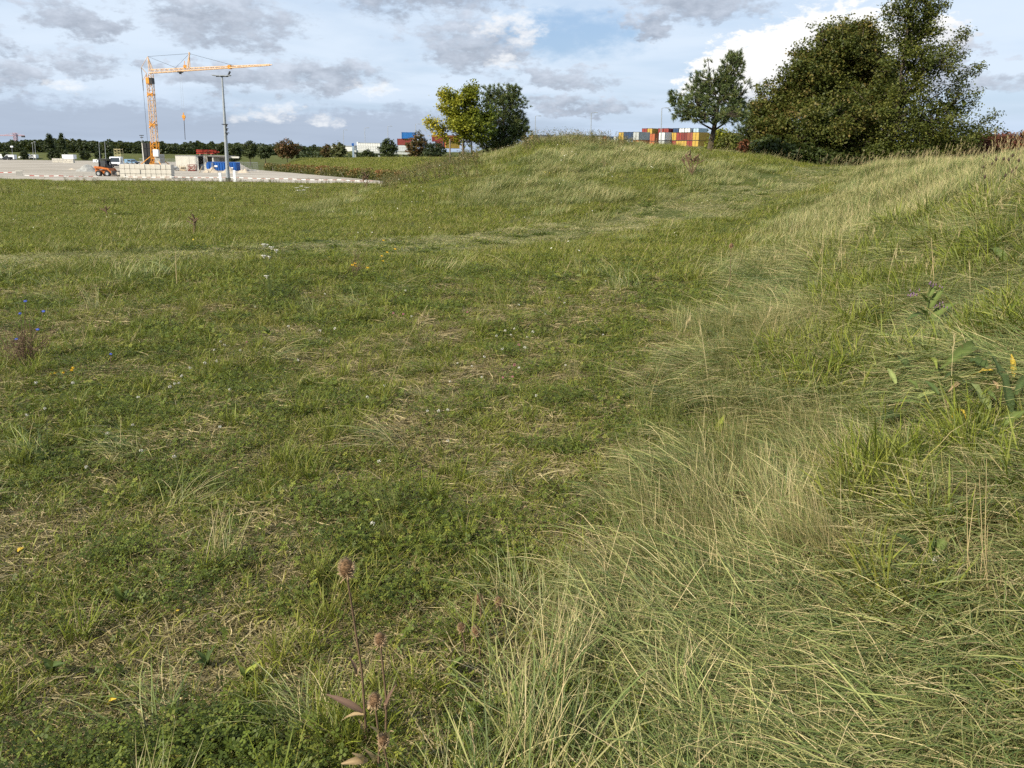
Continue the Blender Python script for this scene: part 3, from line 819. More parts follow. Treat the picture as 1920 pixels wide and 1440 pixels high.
def grow_tree(name, label, cat, base_px, Y, lobes, mat, tips=300, per=30, leaf=.16, cl=.28, trunk_r=.16, lean_px=0, kind='leaf', group=None,
              tint_fn=None, twigs=True, stems=1, sparse=(), depth=0.85, base=None, bark=None, top_px=None, clump=None, core=0):
    """A tree whose crown is a set of lobes (centre px, py, radius px, radius py) at distance Y; each lobe hangs on a limb of its own."""
    sc = Y / 1560.0
    b0 = gx(base_px[0], base_px[1], Y) if base is None else Vector(base)
    root = tag(empty(name, b0), label, cat, group)
    cen, rad = [], []
    for (px, py, rx, ry) in lobes:
        p = at(px, py, Y); cen.append((p.x, Y + rng.normal(0, 0.25) * rx * sc, p.z)); rad.append((rx * sc, rx * sc * depth, ry * sc))
    cen, rad = np.array(cen), np.array(rad)
    if len(cen):
        wt = rad[:, 0] * rad[:, 2]; wt = wt / wt.sum()
        li = rng.choice(len(cen), tips, p=wt)
        d = rng.normal(0, 1, (tips, 3)); d /= np.linalg.norm(d, axis=1, keepdims=True)
        rr = rng.uniform(.25, 1.0, tips) ** .5
        if clump:                                                      # boughs: twigs gather round fewer centres, leaving dark gaps between
            nc, sg = clump
            ci_ = rng.integers(0, nc, tips); li0 = rng.choice(len(cen), nc, p=wt); d0 = d[:nc]
            c0 = cen[li0] + d0 * rad[li0] * (rng.uniform(.45, 1.0, nc) ** .5)[:, None]
            li = li0[ci_]; T = c0[ci_] + rng.normal(0, sg, (tips, 3)) * np.array([1, 1, .7])
        else: T = cen[li] + d * rad[li] * rr[:, None]
        T += rng.normal(0, .12 if not clump else .04, T.shape) * rad[li]
        O = d
    else: T = np.zeros((0, 3)); O = T; li = np.zeros(0, int)
    spr = []
    for (x0, y0, x1, y1, n_) in sparse:                                # long shoots standing out of the crown
        a, e = np.array(at(x0, y0, Y)), np.array(at(x1, y1, Y))
        dy = rng.normal(0, .5); a[1] += dy * .3; e[1] += dy
        spr.append((a, e))
        t = rng.uniform(.12, 1, n_)[:, None]
        side = rng.normal(0, 1, (n_, 3)) * (0.9 - .7 * t) * 0.42
        T = np.concatenate([T, a + (e - a) * t + side]); O = np.concatenate([O, rng.normal(0, .4, (n_, 3)) + (e - a) / np.linalg.norm(e - a)])
        li = np.concatenate([li, np.full(n_, -1)])
    keep = T[:, 2] > zfun(T[:, 0], T[:, 1]) + .05
    if not keep.any(): T[:, 2] += 2.0; keep[:] = True
    T, O, li = T[keep], O[keep], li[keep]
    # trunk and limbs
    w = MB()
    topz = T[:, 2].max(); cx = T[:, 0].mean(); cy = T[:, 1].mean()
    if top_px is not None: tp = at(top_px[0], top_px[1], Y); topz, cx, cy = tp.z, tp.x, tp.y
    H = topz - b0.z
    def trunk_at(t, o=0.0):
        k = t ** 1.4
        return Vector((b0.x + (cx - b0.x) * k + o * t + .05 * H * .2 * math.sin(t * 7 + o), b0.y + (cy - b0.y) * k + .03 * math.sin(t * 9 + o * 3), b0.z + H * t * .93))
    for s_ in range(stems):
        o = 0 if stems == 1 else (s_ - (stems - 1) / 2) * 0.9
        pts = [trunk_at(t, o) + Vector((o * .35, 0, 0)) for t in np.linspace(0, 1, 9)]; pts[0].z -= .25
        w.tube(pts, [trunk_r * (1.25 if i == 0 else 1) * (1 - .88 * i / 8) / (1 if stems == 1 else 1.3) for i in range(9)], 8, cap=False)
    for c_, r_ in zip(cen, rad):
        t = max(.10, min(.85, (c_[2] - r_[2] * .9 - b0.z) / H - .06))
        p = trunk_at(t); q = Vector(c_); m_ = p.lerp(q, .5) + Vector((0, 0, -.08 * (q - p).length))
        if (q - p).length > .1:
            rr0 = trunk_r * .42 * (1 - t * .6); w.tube([p, m_, q], [rr0, rr0 * .7, rr0 * .35], 5, cap=False)
    for (a, e) in spr: w.tube([a, a + (e - a) * .5 + np.array([0, 0, -.04]), e], [trunk_r * .2, trunk_r * .12, .008], 4, cap=False)
    if twigs:
        for i in range(0, len(T), 2 if len(T) > 500 else 1):
            if li[i] < 0: continue
            c_ = cen[li[i]]; p = Vector(c_ + (T[i] - c_) * .2); w.tube([p, p.lerp(Vector(T[i]), .6) + Vector((0, 0, -.03)), Vector(T[i])], [.022, .014, .006], 3, cap=False)
    w.v = [(v[0] - b0.x, v[1] - b0.y, v[2] - b0.z) for v in w.v]
    w.build('trunk', bark or M_BARK, root, smooth=True)
    if kind == 'needle':
        up = O.copy(); up[:, 2] += .55
        V, Fq, tt = needle_tufts(T, up, leaf, per)
    else:
        C = np.repeat(T, per, 0) + rng.normal(0, cl, (len(T) * per, 3)) * np.array([1, 1, .75])
        tin = np.repeat(rng.random(len(T)), per) * .6 + rng.random(len(C)) * .4
        if tint_fn is not None: tin = tint_fn(C, tin)
        tone = np.repeat(rng.random(len(T)), per) * .5 + rng.random(len(C)) * .5
        V, Fq, tt = leaf_cards(C, leaf, np.repeat(O, per, 0) * .6, tin, tone)
    if core:                                                           # large inner leaves added to block the sky, shade put into their dark tint
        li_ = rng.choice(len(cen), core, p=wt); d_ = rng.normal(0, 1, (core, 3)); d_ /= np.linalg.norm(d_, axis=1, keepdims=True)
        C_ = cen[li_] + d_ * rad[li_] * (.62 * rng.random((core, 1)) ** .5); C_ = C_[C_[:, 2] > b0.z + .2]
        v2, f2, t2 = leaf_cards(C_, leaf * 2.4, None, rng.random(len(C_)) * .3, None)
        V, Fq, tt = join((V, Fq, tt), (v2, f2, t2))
    V = V - np.array(b0)
    mesh_np('crown', V, Fq, mat, root, tint=tt)
    return root


# ---- the trees by the mound
grow_tree('broadleaf_tree', 'large dense rounded tree with dark green and bronze foliage down to the ground', 'tree', (1575, 312), 53,
          [(1600, 78, 46, 42), (1558, 105, 52, 46), (1622, 112, 40, 48), (1520, 140, 48, 42), (1590, 170, 90, 66), (1645, 190, 45, 60), (1478, 188, 46, 40), (1446, 232, 36, 46),
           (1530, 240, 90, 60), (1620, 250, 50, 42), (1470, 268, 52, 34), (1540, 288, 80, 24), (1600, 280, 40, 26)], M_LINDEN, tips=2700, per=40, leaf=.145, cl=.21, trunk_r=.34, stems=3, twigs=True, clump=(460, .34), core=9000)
grow_tree('maple_tree', 'tall loose green maple with long shoots standing out against the sky', 'tree', (1664, 312), 49,
          [(1722, 225, 84, 58), (1712, 165, 46, 46), (1755, 262, 66, 34), (1672, 225, 36, 50), (1700, 280, 64, 20), (1735, 122, 42, 34), (1708, 128, 34, 30), (1712, 72, 40, 34), (1728, 92, 36, 28), (1700, 98, 26, 24), (1705, 22, 34, 36), (1745, 20, 22, 34), (1782, 200, 40, 36), (1795, 265, 34, 26), (1640, 262, 26, 24), (1720, -22, 34, 26)],
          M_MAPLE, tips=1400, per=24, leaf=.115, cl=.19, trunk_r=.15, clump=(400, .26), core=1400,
          sparse=[(1725, 140, 1813, 55, 40), (1745, 185, 1830, 125, 36), (1760, 235, 1843, 182, 30), (1775, 265, 1862, 214, 30), (1780, 280, 1868, 242, 26), (1715, 80, 1776, 2, 34), (1705, 100, 1668, 8, 30), (1735, 160, 1806, 95, 26), (1715, 20, 1725, -70, 30), (1640, 200, 1600, 150, 14)], top_px=(1722, -50))
grow_tree('pine_tree', 'young leaning pine with a bare lower trunk on the crest of the mound', 'pine', (1329, 291), 45,
          [(1372, 128, 24, 32), (1335, 152, 36, 24), (1350, 182, 48, 30), (1296, 196, 36, 24), (1338, 216, 58, 18), (1383, 192, 18, 26), (1270, 186, 18, 14), (1310, 170, 24, 20), (1362, 160, 26, 26), (1378, 108, 14, 16), (1300, 212, 40, 18), (1372, 214, 28, 18)],
          M_PINE, tips=1150, per=30, leaf=.16, trunk_r=.17, kind='needle',
          sparse=[(1360, 140, 1372, 94, 16), (1370, 140, 1388, 103, 14), (1300, 180, 1254, 172, 14), (1320, 160, 1296, 136, 12), (1385, 180, 1398, 154, 9), (1290, 205, 1262, 215, 10), (1330, 150, 1322, 112, 8)], top_px=(1370, 105))
grow_tree('pine_tree', 'darker pine half hidden between the young leaning pine and the large rounded tree', 'pine', (1412, 290), 54,
          [(1412, 215, 26, 26), (1402, 246, 28, 26), (1418, 272, 26, 22)], M_PINE, tips=420, per=28, leaf=.17, trunk_r=.12, kind='needle', top_px=(1414, 195))
grow_tree('oak_tree', 'small staked oak with yellow and green autumn leaves', 'tree', (866, 302), 77,
          [(838, 182, 20, 11), (880, 178, 15, 16), (866, 202, 34, 18), (818, 230, 19, 7), (846, 240, 32, 12), (905, 210, 22, 12), (892, 236, 34, 18), (838, 212, 17, 11), (868, 222, 36, 14), (850, 256, 24, 6), (826, 252, 14, 5), (884, 255, 28, 8)],
          M_OAK, tips=640, per=26, leaf=.19, cl=.22, trunk_r=.10, clump=(170, .24), tint_fn=lambda C, t: t * .5 + .12 - .12 * (C[:, 0] + 4.9),
          sparse=[(866, 200, 879, 160, 12), (840, 185, 824, 172, 8), (820, 232, 799, 224, 8), (840, 190, 836, 176, 8)], top_px=(878, 170))
grow_tree('pine_tree', 'bushy pine with foliage to the ground beside the yellow oak', 'pine', (945, 290), 81,
          [(942, 176, 32, 20), (952, 198, 36, 22), (946, 228, 42, 22), (952, 254, 46, 20), (925, 262, 44, 18), (972, 238, 18, 22), (918, 188, 12, 14), (965, 172, 14, 14), (940, 276, 44, 12)],
          M_PINE, tips=1500, per=26, leaf=.26, trunk_r=.2, kind='needle', sparse=[(915, 185, 897, 162, 8), (975, 250, 988, 222, 8), (980, 262, 990, 240, 8), (925, 175, 910, 160, 8)], top_px=(945, 158))
# ---- low growth round them
grow_tree('thicket_bush', 'yellow-green bush behind the trunk of the young pine', 'bush', (1350, 285), 62, [(1352, 262, 16, 16), (1338, 272, 12, 12)], M_OAK, tips=110, per=26, leaf=.16, cl=.2, trunk_r=.05, tint_fn=lambda C, t: t * .35)
grow_tree('thicket_bush', 'low green bush between the young pine and the dark pine', 'bush', (1385, 288), 60, [(1376, 268, 24, 15), (1398, 278, 16, 12)], M_MAPLE, tips=150, per=26, leaf=.16, cl=.2, trunk_r=.05)
grow_tree('dry_sapling', 'small sapling with withered pinkish brown leaves at the edge of the dark bushes', 'sapling', (1394, 287), 52, [(1394, 275, 8, 12)], M_RUST, tips=40, per=14, leaf=.13, cl=.10, trunk_r=.03, tint_fn=lambda C, t: t * .4 + .7)
grow_tree('undergrowth_bush', 'dark green bush spreading at the foot of the large rounded tree', 'bush', (1500, 305), 49, [(1480, 290, 40, 16), (1530, 298, 40, 13), (1440, 278, 26, 16), (1580, 300, 34, 12)], M_LINDEN, tips=330, per=26, leaf=.18, cl=.2, trunk_r=.05, tint_fn=lambda C, t: t * .5)
grow_tree('undergrowth_bush', 'scrubby bush round the base of the tall maple', 'bush', (1668, 308), 48, [(1650, 285, 22, 15), (1690, 292, 26, 11), (1730, 284, 34, 10)], M_MAPLE, tips=190, per=22, leaf=.15, cl=.18, trunk_r=.04, tint_fn=lambda C, t: t * .6)
for (lab, px, lb) in (('rust red bush next to the tall maple behind the grassy crest', 1755, [(1752, 272, 34, 16), (1780, 278, 24, 12)]),
                      ('dark red bush in the middle of the red bushes behind the grassy crest', 1830, [(1822, 272, 34, 14), (1850, 268, 24, 14)]),
                      ('dark red bush at the very end of the red bushes behind the grassy crest', 1890, [(1890, 268, 30, 16), (1925, 270, 26, 18), (1960, 272, 30, 16)])):
    grow_tree('red_bush', lab, 'bush', (px, 292), 58 if px > 1800 else 54, lb, M_RUST, tips=260, per=26, leaf=.15, cl=.18, trunk_r=.05, group='red bushes behind the crest',
              tint_fn=(lambda C, t: t * .6 + .4) if px < 1800 else None)

# ---- behind the car park and the embankment
def dist_tree(label, px, y0, y1, w, Y, mat, tips=130, tint=None, name='deciduous_tree', cat='tree', conif=False):
    h = y1 - y0; c = (y0 + y1) / 2
    if conif: lobes = [(px, y0 + h * .2, w * .22, h * .16), (px, y0 + h * .42, w * .38, h * .16), (px, y0 + h * .66, w * .5, h * .18)]
    else: lobes = [(px + w * .02, y0 + h * .30, w * .34, h * .28), (px - w * .24, y0 + h * .48, w * .27, h * .26), (px + w * .24, y0 + h * .5, w * .27, h * .26), (px, y0 + h * .62, w * .46, h * .26), (px, y0 + h * .82, w * .36, h * .14)]
    k = Y / 1560
    return grow_tree(name, label, cat, (px, y1), Y, lobes, mat, tips=tips, per=20, leaf=2.6 * k, cl=1.6 * k, trunk_r=.9 * k, tint_fn=tint, twigs=False)


dist_tree('round red-brown tree on the green embankment behind the car park', 538, 262, 297, 50, 215, M_BROWN, 220, lambda C, t: t * .6 + .35)
dist_tree('dark green tree behind the blue skip', 440, 269, 304, 30, 200, M_FARG, 140, lambda C, t: t * .3)
dist_tree('broad green tree between the dark tree and the red-brown tree', 468, 264, 297, 34, 230, M_FARG, 170, lambda C, t: t * .5 + .25)
dist_tree('low grey-green tree left of the round red-brown tree', 497, 273, 298, 30, 240, M_FARG, 130, lambda C, t: t * .5 + .1)
dist_tree('dark narrow tree right of the round red-brown tree', 561, 272, 298, 18, 220, M_FARG, 100, lambda C, t: t * .3)
dist_tree('small reddish tree left of the pale willow', 612, 271, 297, 20, 190, M_BROWN, 110, lambda C, t: t * .6 + .2)
dist_tree('pale green willow tree left of the footbridge', 634, 267, 297, 30, 185, M_FARG, 150, lambda C, t: t * .4 + .55)
dist_tree('dark green tree standing in front of the white hall', 728, 260, 298, 32, 172, M_FARG, 190, lambda C, t: t * .35 + .05)
dist_tree('low green tree under the footbridge deck', 690, 281, 298, 24, 175, M_FARG, 90, lambda C, t: t * .4 + .2)
dist_tree('red-brown tree in front of the red and blue containers', 782, 246, 298, 44, 150, M_BROWN, 260, lambda C, t: t * .6 + .3)
dist_tree('dark green bushy tree between the red-brown tree and the yellow oak', 815, 266, 299, 42, 140, M_FARG, 220, lambda C, t: t * .35)
dist_tree('tall dark conifer rising out of the far wood, the broader of the two', 92, 250, 290, 16, 372, M_FARG, 150, lambda C, t: t * .2, 'conifer_tree', 'conifer', True)
dist_tree('tall dark conifer rising out of the far wood, the narrower of the two', 115, 251, 290, 11, 372, M_FARG, 110, lambda C, t: t * .2, 'conifer_tree', 'conifer', True)
NT = ['leftmost', 'second from the left', 'third from the left', 'fourth from the left', 'middle one', 'sixth from the left', 'third from the right', 'second from the right', 'rightmost']
for i, (px, y0, w) in enumerate([(12, 283, 14), (45, 282, 12), (95, 279, 10), (106, 280, 9), (121, 279, 10), (155, 283, 12), (163, 285, 9), (184, 284, 10), (205, 285, 14)]):
    t = dist_tree(NT[i] + ' small dark tree on the grass before the far wood', px, y0, 298, w, 330, M_FARG, 50, lambda C, t: t * .3, 'young_tree')
    t['group'] = 'small dark trees in front of the far wood'


def far_wood():
    xs = np.array([-60, 0, 30, 60, 82, 100, 130, 160, 190, 215, 240, 262, 300, 340, 365, 385, 400, 440, 470, 510, 560, 600, 660, 720, 790])
    ys = np.array([266, 268, 266, 263, 264, 262, 263, 265, 266, 266, 268, 265, 268, 272, 266, 270, 269, 271, 274, 275, 276, 277, 278, 278, 277])
    CC_, TT = [], []
    for i in range(290):
        px = -90 + 730 * (i + rng.uniform(0, 1)) / 290; Y = 386 + rng.uniform(0, 34); w = rng.uniform(5, 10)
        ytop = np.interp(px, xs, ys) + rng.normal(1.2, 1.9)
        x0 = (px - 960) / 1562 * Y; zb = zat(x0, Y); ztop = CAM_Z + (288 - .0122 * (960 - px) - ytop) / 1562 * Y; h = ztop - zb
        n = 210; u = rng.random(n) ** .75
        wid = w / 1562 * Y * np.sqrt(np.clip(1 - ((u - .45) / .56) ** 2, .02, 1)) * (1 if rng.random() < .8 else .5)
        a = rng.uniform(0, 6.28, n); r_ = np.sqrt(rng.random(n)) * wid * (.75 + .5 * vnoise(a * 2 + i, u * 5))
        CC_.append(np.stack([x0 + r_ * np.cos(a), Y + r_ * np.sin(a) * .8, zb + h * u], 1)); TT.append(np.full(n, rng.random() * .75) + rng.random(n) * .25)
    n = 16000; px = rng.uniform(-90, 640, n); Y = 384 + rng.uniform(0, 10, n); x = (px - 960) / 1562 * Y
    CC_.append(np.stack([x, Y, zfun(x, Y) + rng.random(n) * (3.4 + 2.2 * vnoise(px * .12, px * 0))], 1)); TT.append(rng.random(n) * .4)
    C, TT = np.concatenate(CC_), np.concatenate(TT)
    V, Fq, tt = leaf_cards(C, .85, None, TT, rng.random(len(C)))
    o = mesh_np('far_wood', V, Fq, M_FARG, tint=tt)
    tag(o, 'long dark wood along the horizon behind the car park', 'woods', kind='stuff')


far_wood()


def shrub_belt():
    n = 9000
    px = rng.uniform(555, 1000, n); Y = 205 + rng.uniform(0, 8, n); x = (px - 960) / 1562 * Y
    zb = zfun(x, Y); h = 2.2 + 2.6 * fbm(px * .11, px * 0, 3)
    C = np.stack([x, Y, zb + h * rng.random(n) ** .7], 1)
    V, Fq, tt = leaf_cards(C, .55, None, .6 * vnoise(px * .13, px * 0) + rng.random(n) * .35, None)
    tag(mesh_np('far_shrubs', V, Fq, M_FARG, tint=tt), 'low shrubs in front of the container yard and under the footbridge', 'shrubs', kind='stuff')


shrub_belt()


def hedge():
    foot = [(484, 318, 156), (530, 321, 140), (600, 327, 118), (660, 333, 104), (740, 340, 90)]
    px = [-47.2, -12.6]; py = [156, 90]
    n = 15000
    t = rng.random(n)
    x = px[0] + (px[1] - px[0]) * t; y = py[0] + (py[1] - py[0]) * t
    off = rng.uniform(-.15, .75, n)
    gap = fbm(t * 34, t * 0 + 3, 3)
    hgt = 1.35 * np.where(gap < .34, .65, 1.0) * (.85 + .3 * vnoise(t * 90, t * 0))
    hgt = np.where((t > .07) & (t < .115), .1, hgt)
    gz = zfun(x + .885 * off, y + .466 * off)
    z = gz + hgt * rng.random(n) ** .7 - .1
    C = np.stack([x + .885 * off, y + .466 * off, z], 1)
    rel = (z - gz) / 1.4
    root = tag(empty('hedge', (-30, 123, zat(-30, 123))), 'low clipped hedge turning red and yellow along the foot of the embankment', 'hedge')
    V, Fq, tt = leaf_cards(C, .19, None, rel * .75 + rng.normal(0, .18, n) + (vnoise(t * 60, t * 0 + 8) - .5) * .5, None)
    mesh_np('foliage', V - np.array(root.location), Fq, M_HEDGE, root, tint=tt)
    w = MB()
    for i in range(150):
        q = rng.random(); c = Vector((px[0] + (px[1] - px[0]) * q + .25, py[0] + (py[1] - py[0]) * q + .1, 0)); c.z = zat(c.x, c.y)
        w.tube([c - root.location - Vector((0, 0, .1)), c - root.location + Vector((rng.normal(0, .15), rng.normal(0, .1), .9))], [.022, .008], 3, cap=False)
    w.build('stem', mat_solid('hedge stems', (0.28, 0.24, 0.21), .9), root)['kind'] = 'stuff'
    # the grassy slope gets its own growth
    n = 5200
    t = rng.uniform(0.0, 1.25, n); s_ = rng.uniform(1.0, 20, n)
    x = EMB_A[0] + _t[0] * t * 75 + _n[0] * s_; y = EMB_A[1] + _t[1] * t * 75 + _n[1] * s_
    P = np.stack([x, y, zfun(x, y)], 1)
    scatter('embankment_grass', 'far_turf', P, rng.uniform(-3, 3, n), rng.uniform(2.0, 3.2, n), 'green and yellowish grass covering the embankment behind the hedge', 'grass', zscl=rng.uniform(.5, 1.1, n))


hedge()

# ================================================================== building site
M_YEL = mat_solid('crane yellow paint', (0.62, 0.27, 0.035), .5, var=.15, dirt=(0.22, 0.12, 0.05))
M_PALE = mat_solid('weathered jib paint', (0.62, 0.42, 0.25), .55, var=.25, dirt=(.34, .22, .14))
M_STEEL = mat_solid('galvanised steel', (0.36, 0.38, 0.40), .45, .5, var=.15)
M_DARK = mat_solid('dark steel', (0.035, 0.035, 0.038), .5, var=.3)
M_RUBBER = mat_solid('rubber', (0.02, 0.02, 0.02), .85)
M_CONC = mat_solid('precast concrete', (0.52, 0.49, 0.43), .9, var=.14, scale=1.5, dirt=(0.36, 0.33, 0.28), bump=.3)
M_CONC2 = mat_solid('pale concrete wall', (0.56, 0.54, 0.48), .9, var=.1, scale=.8, dirt=(0.42, 0.40, 0.35))
M_WHITE = mat_solid('white paint', (0.72, 0.73, 0.74), .35, var=.06)
M_GLASS = mat_solid('dark window glass', (0.03, 0.038, 0.045), .12, spec=.6, var=.1)
M_ORANGE = mat_solid('orange machine paint', (0.46, 0.13, 0.025), .5, var=.3, scale=4, dirt=(0.07, 0.045, 0.03))
M_RED = mat_solid('red paint', (0.42, 0.045, 0.030), .5, var=.2)
M_BLUE = mat_solid('blue paint', (0.012, 0.09, 0.34), .45, var=.15, dirt=(0.04, 0.09, 0.22))
M_TIMBER = mat_solid('raw timber', (0.42, 0.33, 0.22), .85, var=.25, scale=5)
M_STAKE = mat_solid('grey stake wood', (0.20, 0.165, 0.125), .9, var=.3, scale=6)
M_SAND = mat_solid('heaped sand', (0.40, 0.34, 0.27), .98, var=.25, scale=1.5, bump=.6, bscale=5)
M_GRAVEL = mat_solid('heaped grey gravel', (0.27, 0.27, 0.26), .98, var=.3, scale=3, bump=.7, bscale=8)
M_FORM = mat_solid('black formwork skin', (0.022, 0.022, 0.024), .7, var=.5, scale=1.2, dirt=(0.06, 0.055, 0.05))
M_TAPEW = mat_solid('white tape', (0.75, 0.74, 0.72), .4, var=.05)
M_TAPEF = mat_solid('faded red tape', (0.38, 0.24, 0.21), .5, var=.1)
M_LAV = mat_solid('far crane paint', (0.45, 0.33, 0.40), .6)


def loc(o, P): return Vector(P) - Vector(o.location)
def finish(mb, name, mats, root, smooth=False):
    """mb holds world coordinates; link it as a part of root."""
    L = root.location
    mb.v = [(v[0] - L.x, v[1] - L.y, v[2] - L.z) for v in mb.v]
    return mb.build(name, mats, root, smooth)


def lattice(mb, A, B, n, w=.05, diag=.035):
    """Lattice between the lists of chord points A[k](t): A and B are lists of (start, end) per chord; successive chords are braced."""
    ch = list(zip(A, B))
    for a, b_ in ch: mb.tube([a, b_], w, 5)
    m = len(ch)
    for k in range(m):
        a0, b0 = ch[k]; a1, b1 = ch[(k + 1) % m]
        if m == 2 and k == 1: break
        for i in range(n):
            t0, t1 = i / n, (i + 1) / n
            p, q = (a0.lerp(b0, t0), a1.lerp(b1, t1)) if i % 2 == 0 else (a1.lerp(b1, t0), a0.lerp(b0, t1))
            mb.bar(p, q, diag); mb.bar(a0.lerp(b0, t0), a1.lerp(b1, t0), diag)


def build_crane():
    Y = 145.0; k = Y / 1562
    base = gx(291, 310, Y)
    root = tag(empty('tower_crane', base), 'yellow self-erecting tower crane with a long level jib over the building site', 'crane')
    h = .50
    def sq(p, s_): return [p + Vector((dx * s_, dy * s_, 0)) for dx, dy in ((-1, -1), (1, -1), (1, 1), (-1, 1))]
    p0, p1, p2 = at(291.5, 305, Y), at(290, 266, Y), at(280.5, 139, Y)
    m = MB(); lattice(m, sq(p0, h), sq(p1, h), 5, .085, .05); finish(m, 'lower_mast', M_YEL, root)
    m = MB(); lattice(m, sq(p1, h * .86), sq(p2, h * .86), 13, .07, .035); finish(m, 'upper_mast', M_PALE, root)
    for (px, y0, y1) in ((287.5, 228, 240), (283.5, 174, 181)):
        m = MB(); a, b_ = at(px, y0, Y), at(px, y1, Y); m.box((a + b_) / 2, (h * 2.1, h * 2.1, abs(a.z - b_.z) * .22)); m.bar(a + Vector((-h, -h, 0)), b_ + Vector((h, -h, 0)), .09); m.bar(a + Vector((h, -h, 0)), b_ + Vector((-h, -h, 0)), .09)
        finish(m, 'mast_collar', M_YEL, root)
    a = at(283, 152, Y); m = MB(); m.box(a + Vector((-.25, -.3, 0)), (.55, 1.1, 1.0), bev=.05); c = finish(m, 'slewing_box', M_YEL, root)
    m = MB(); m.box(a + Vector((.3, -.35, 0)), (.5, 1.0, .95)); finish(m, 'slewing_motor', M_DARK, root)
    # jib: three tapering chords
    A = [at(280, 137.5, Y) + Vector((0, -.45, 0)), at(280, 137.5, Y) + Vector((0, .45, 0)), at(280, 130.5, Y)]
    B = [at(506, 122.6, 128) + Vector((0, -.2, 0)), at(506, 122.6, 128) + Vector((0, .2, 0)), at(506, 120.6, 128)]
    m = MB(); lattice(m, A, B, 46, .06, .035); e = at(506, 121.5, 128); m.bar(e, at(510, 121.6, 127.7), .06)
    jib = finish(m, 'jib', M_PALE, root)
    def on_jib(px): s_ = (px - 280) / 226; t = s_ * Y / (128 * (1 - s_) + s_ * Y); return A[2].lerp(B[2], t), A[0].lerp(A[1], .5).lerp(B[0].lerp(B[1], .5), t)
    m = MB()
    tp, bt = on_jib(431); m.box((tp + bt) / 2, (.45, .7, .55)); finish(m, 'jib_joint', M_YEL, root)
    # masts over the jib
    ap = at(277, 106, Y); m = MB()
    for dy in (-.35, .35):
        m.bar(at(281, 133, Y) + Vector((0, dy, 0)), ap, .06); m.bar(at(286, 133, Y) + Vector((0, dy, 0)), ap, .06)
    m.bar(ap, at(265, 126.5, Y), .04); m.bar(at(265, 126.5, Y), at(275, 138, Y), .06); m.bar(at(268, 150, Y), at(275, 138, Y), .05)
    finish(m, 'mast_head', M_PALE, root)
    tp, bt = on_jib(354); ap2 = at(355, 100.5, 139.3); m = MB()
    for dy in (-.3, .3):
        m.bar(tp + Vector((-.25, dy, 0)), ap2, .06); m.bar(tp + Vector((.12, dy, 0)), ap2, .06)
    m.box(ap2, (.16, .3, .4)); finish(m, 'jib_post', M_PALE, root)
    m = MB()
    m.bar(ap, ap2, .022); m.bar(ap, on_jib(333)[0], .022); m.bar(ap2, on_jib(328)[0], .022); m.bar(ap2, on_jib(441)[0], .022)
    m.bar(at(265, 126.5, Y), at(269, 170, Y), .05); m.bar(at(269, 170, Y), at(279, 296, Y), .025); m.bar(at(268, 150, Y), at(269, 170, Y), .03)
    finish(m, 'stay_cable', M_DARK, root)
    # trolley, rope, hook
    tp, bt = on_jib(338); m = MB(); m.box(bt + Vector((0, 0, -.12)), (.75, .7, .18)); m.box(bt + Vector((0, 0, -.3)), (.3, .3, .25)); finish(m, 'trolley', M_DARK, root)
    tp2, _ = on_jib(347); m = MB(); m.box(tp2 + Vector((0, 0, .25)), (.4, .3, .4)); m.bar(tp2 + Vector((0, 0, .3)), tp2 + Vector((0, 0, 1.1)), .05); finish(m, 'jib_winch', M_YEL, root)
    Yh = bt.y; hk = at(344.5, 219, Yh)
    m = MB()
    for dx in (-.16, .16): m.bar(bt + Vector((dx, 0, -.3)), hk + Vector((dx, 0, .4)), .012)
    finish(m, 'hoist_rope', M_STEEL, root)
    m = MB(); m.box(hk, (.5, .24, .5), bev=.06); m.box(hk + Vector((0, 0, .45)), (.12, .12, .4)); m.box(hk + Vector((0, 0, -.4)), (.2, .14, .3)); b_ = finish(m, 'hook_block', M_YEL, root)
    m = MB(); m.bar(hk + Vector((0, 0, -.5)), at(347.3, 262, Yh), .05); finish(m, 'sling', M_DARK, root)
    # undercarriage and ballast
    m = MB(); c = Vector((base.x, base.y, base.z))
    for (dx, dy) in ((-1, -1), (1, -1), (1, 1), (-1, 1)):
        m.bar(c + Vector((dx * .4, dy * .4, 1.0)), c + Vector((dx * 2.3, dy * 2.3, .35)), .13); m.box(c + Vector((dx * 2.3, dy * 2.3, .16)), (.55, .55, .34))
        m.bar(c + Vector((dx * 2.2, dy * 2.2, .5)), c + Vector((dx * .5, dy * .5, 2.3)), .07)
    m.lathe([(.0, .6), (.9, .6), (.9, 1.15), (0, 1.15)], 14, c); finish(m, 'undercarriage', M_YEL, root)
    m = MB()
    for i in range(3): m.box(c + Vector((1.0, -.2, 1.5 + i * .5)), (.9, 2.0, .46), bev=.03)
    finish(m, 'ballast_block', mat_solid('ballast concrete', (.40, .39, .36), .9), root)
    m = MB(); m.box(at(298.5, 287, Y) + Vector((0, -1.2, 0)), (.85, .6, 1.2), bev=.04); finish(m, 'control_cabinet', M_WHITE, root)
    m = MB(); m.box(c + Vector((1.1, -.4, .55)), (1.3, 1.8, .9)); finish(m, 'engine_box', M_DARK, root)


build_crane()


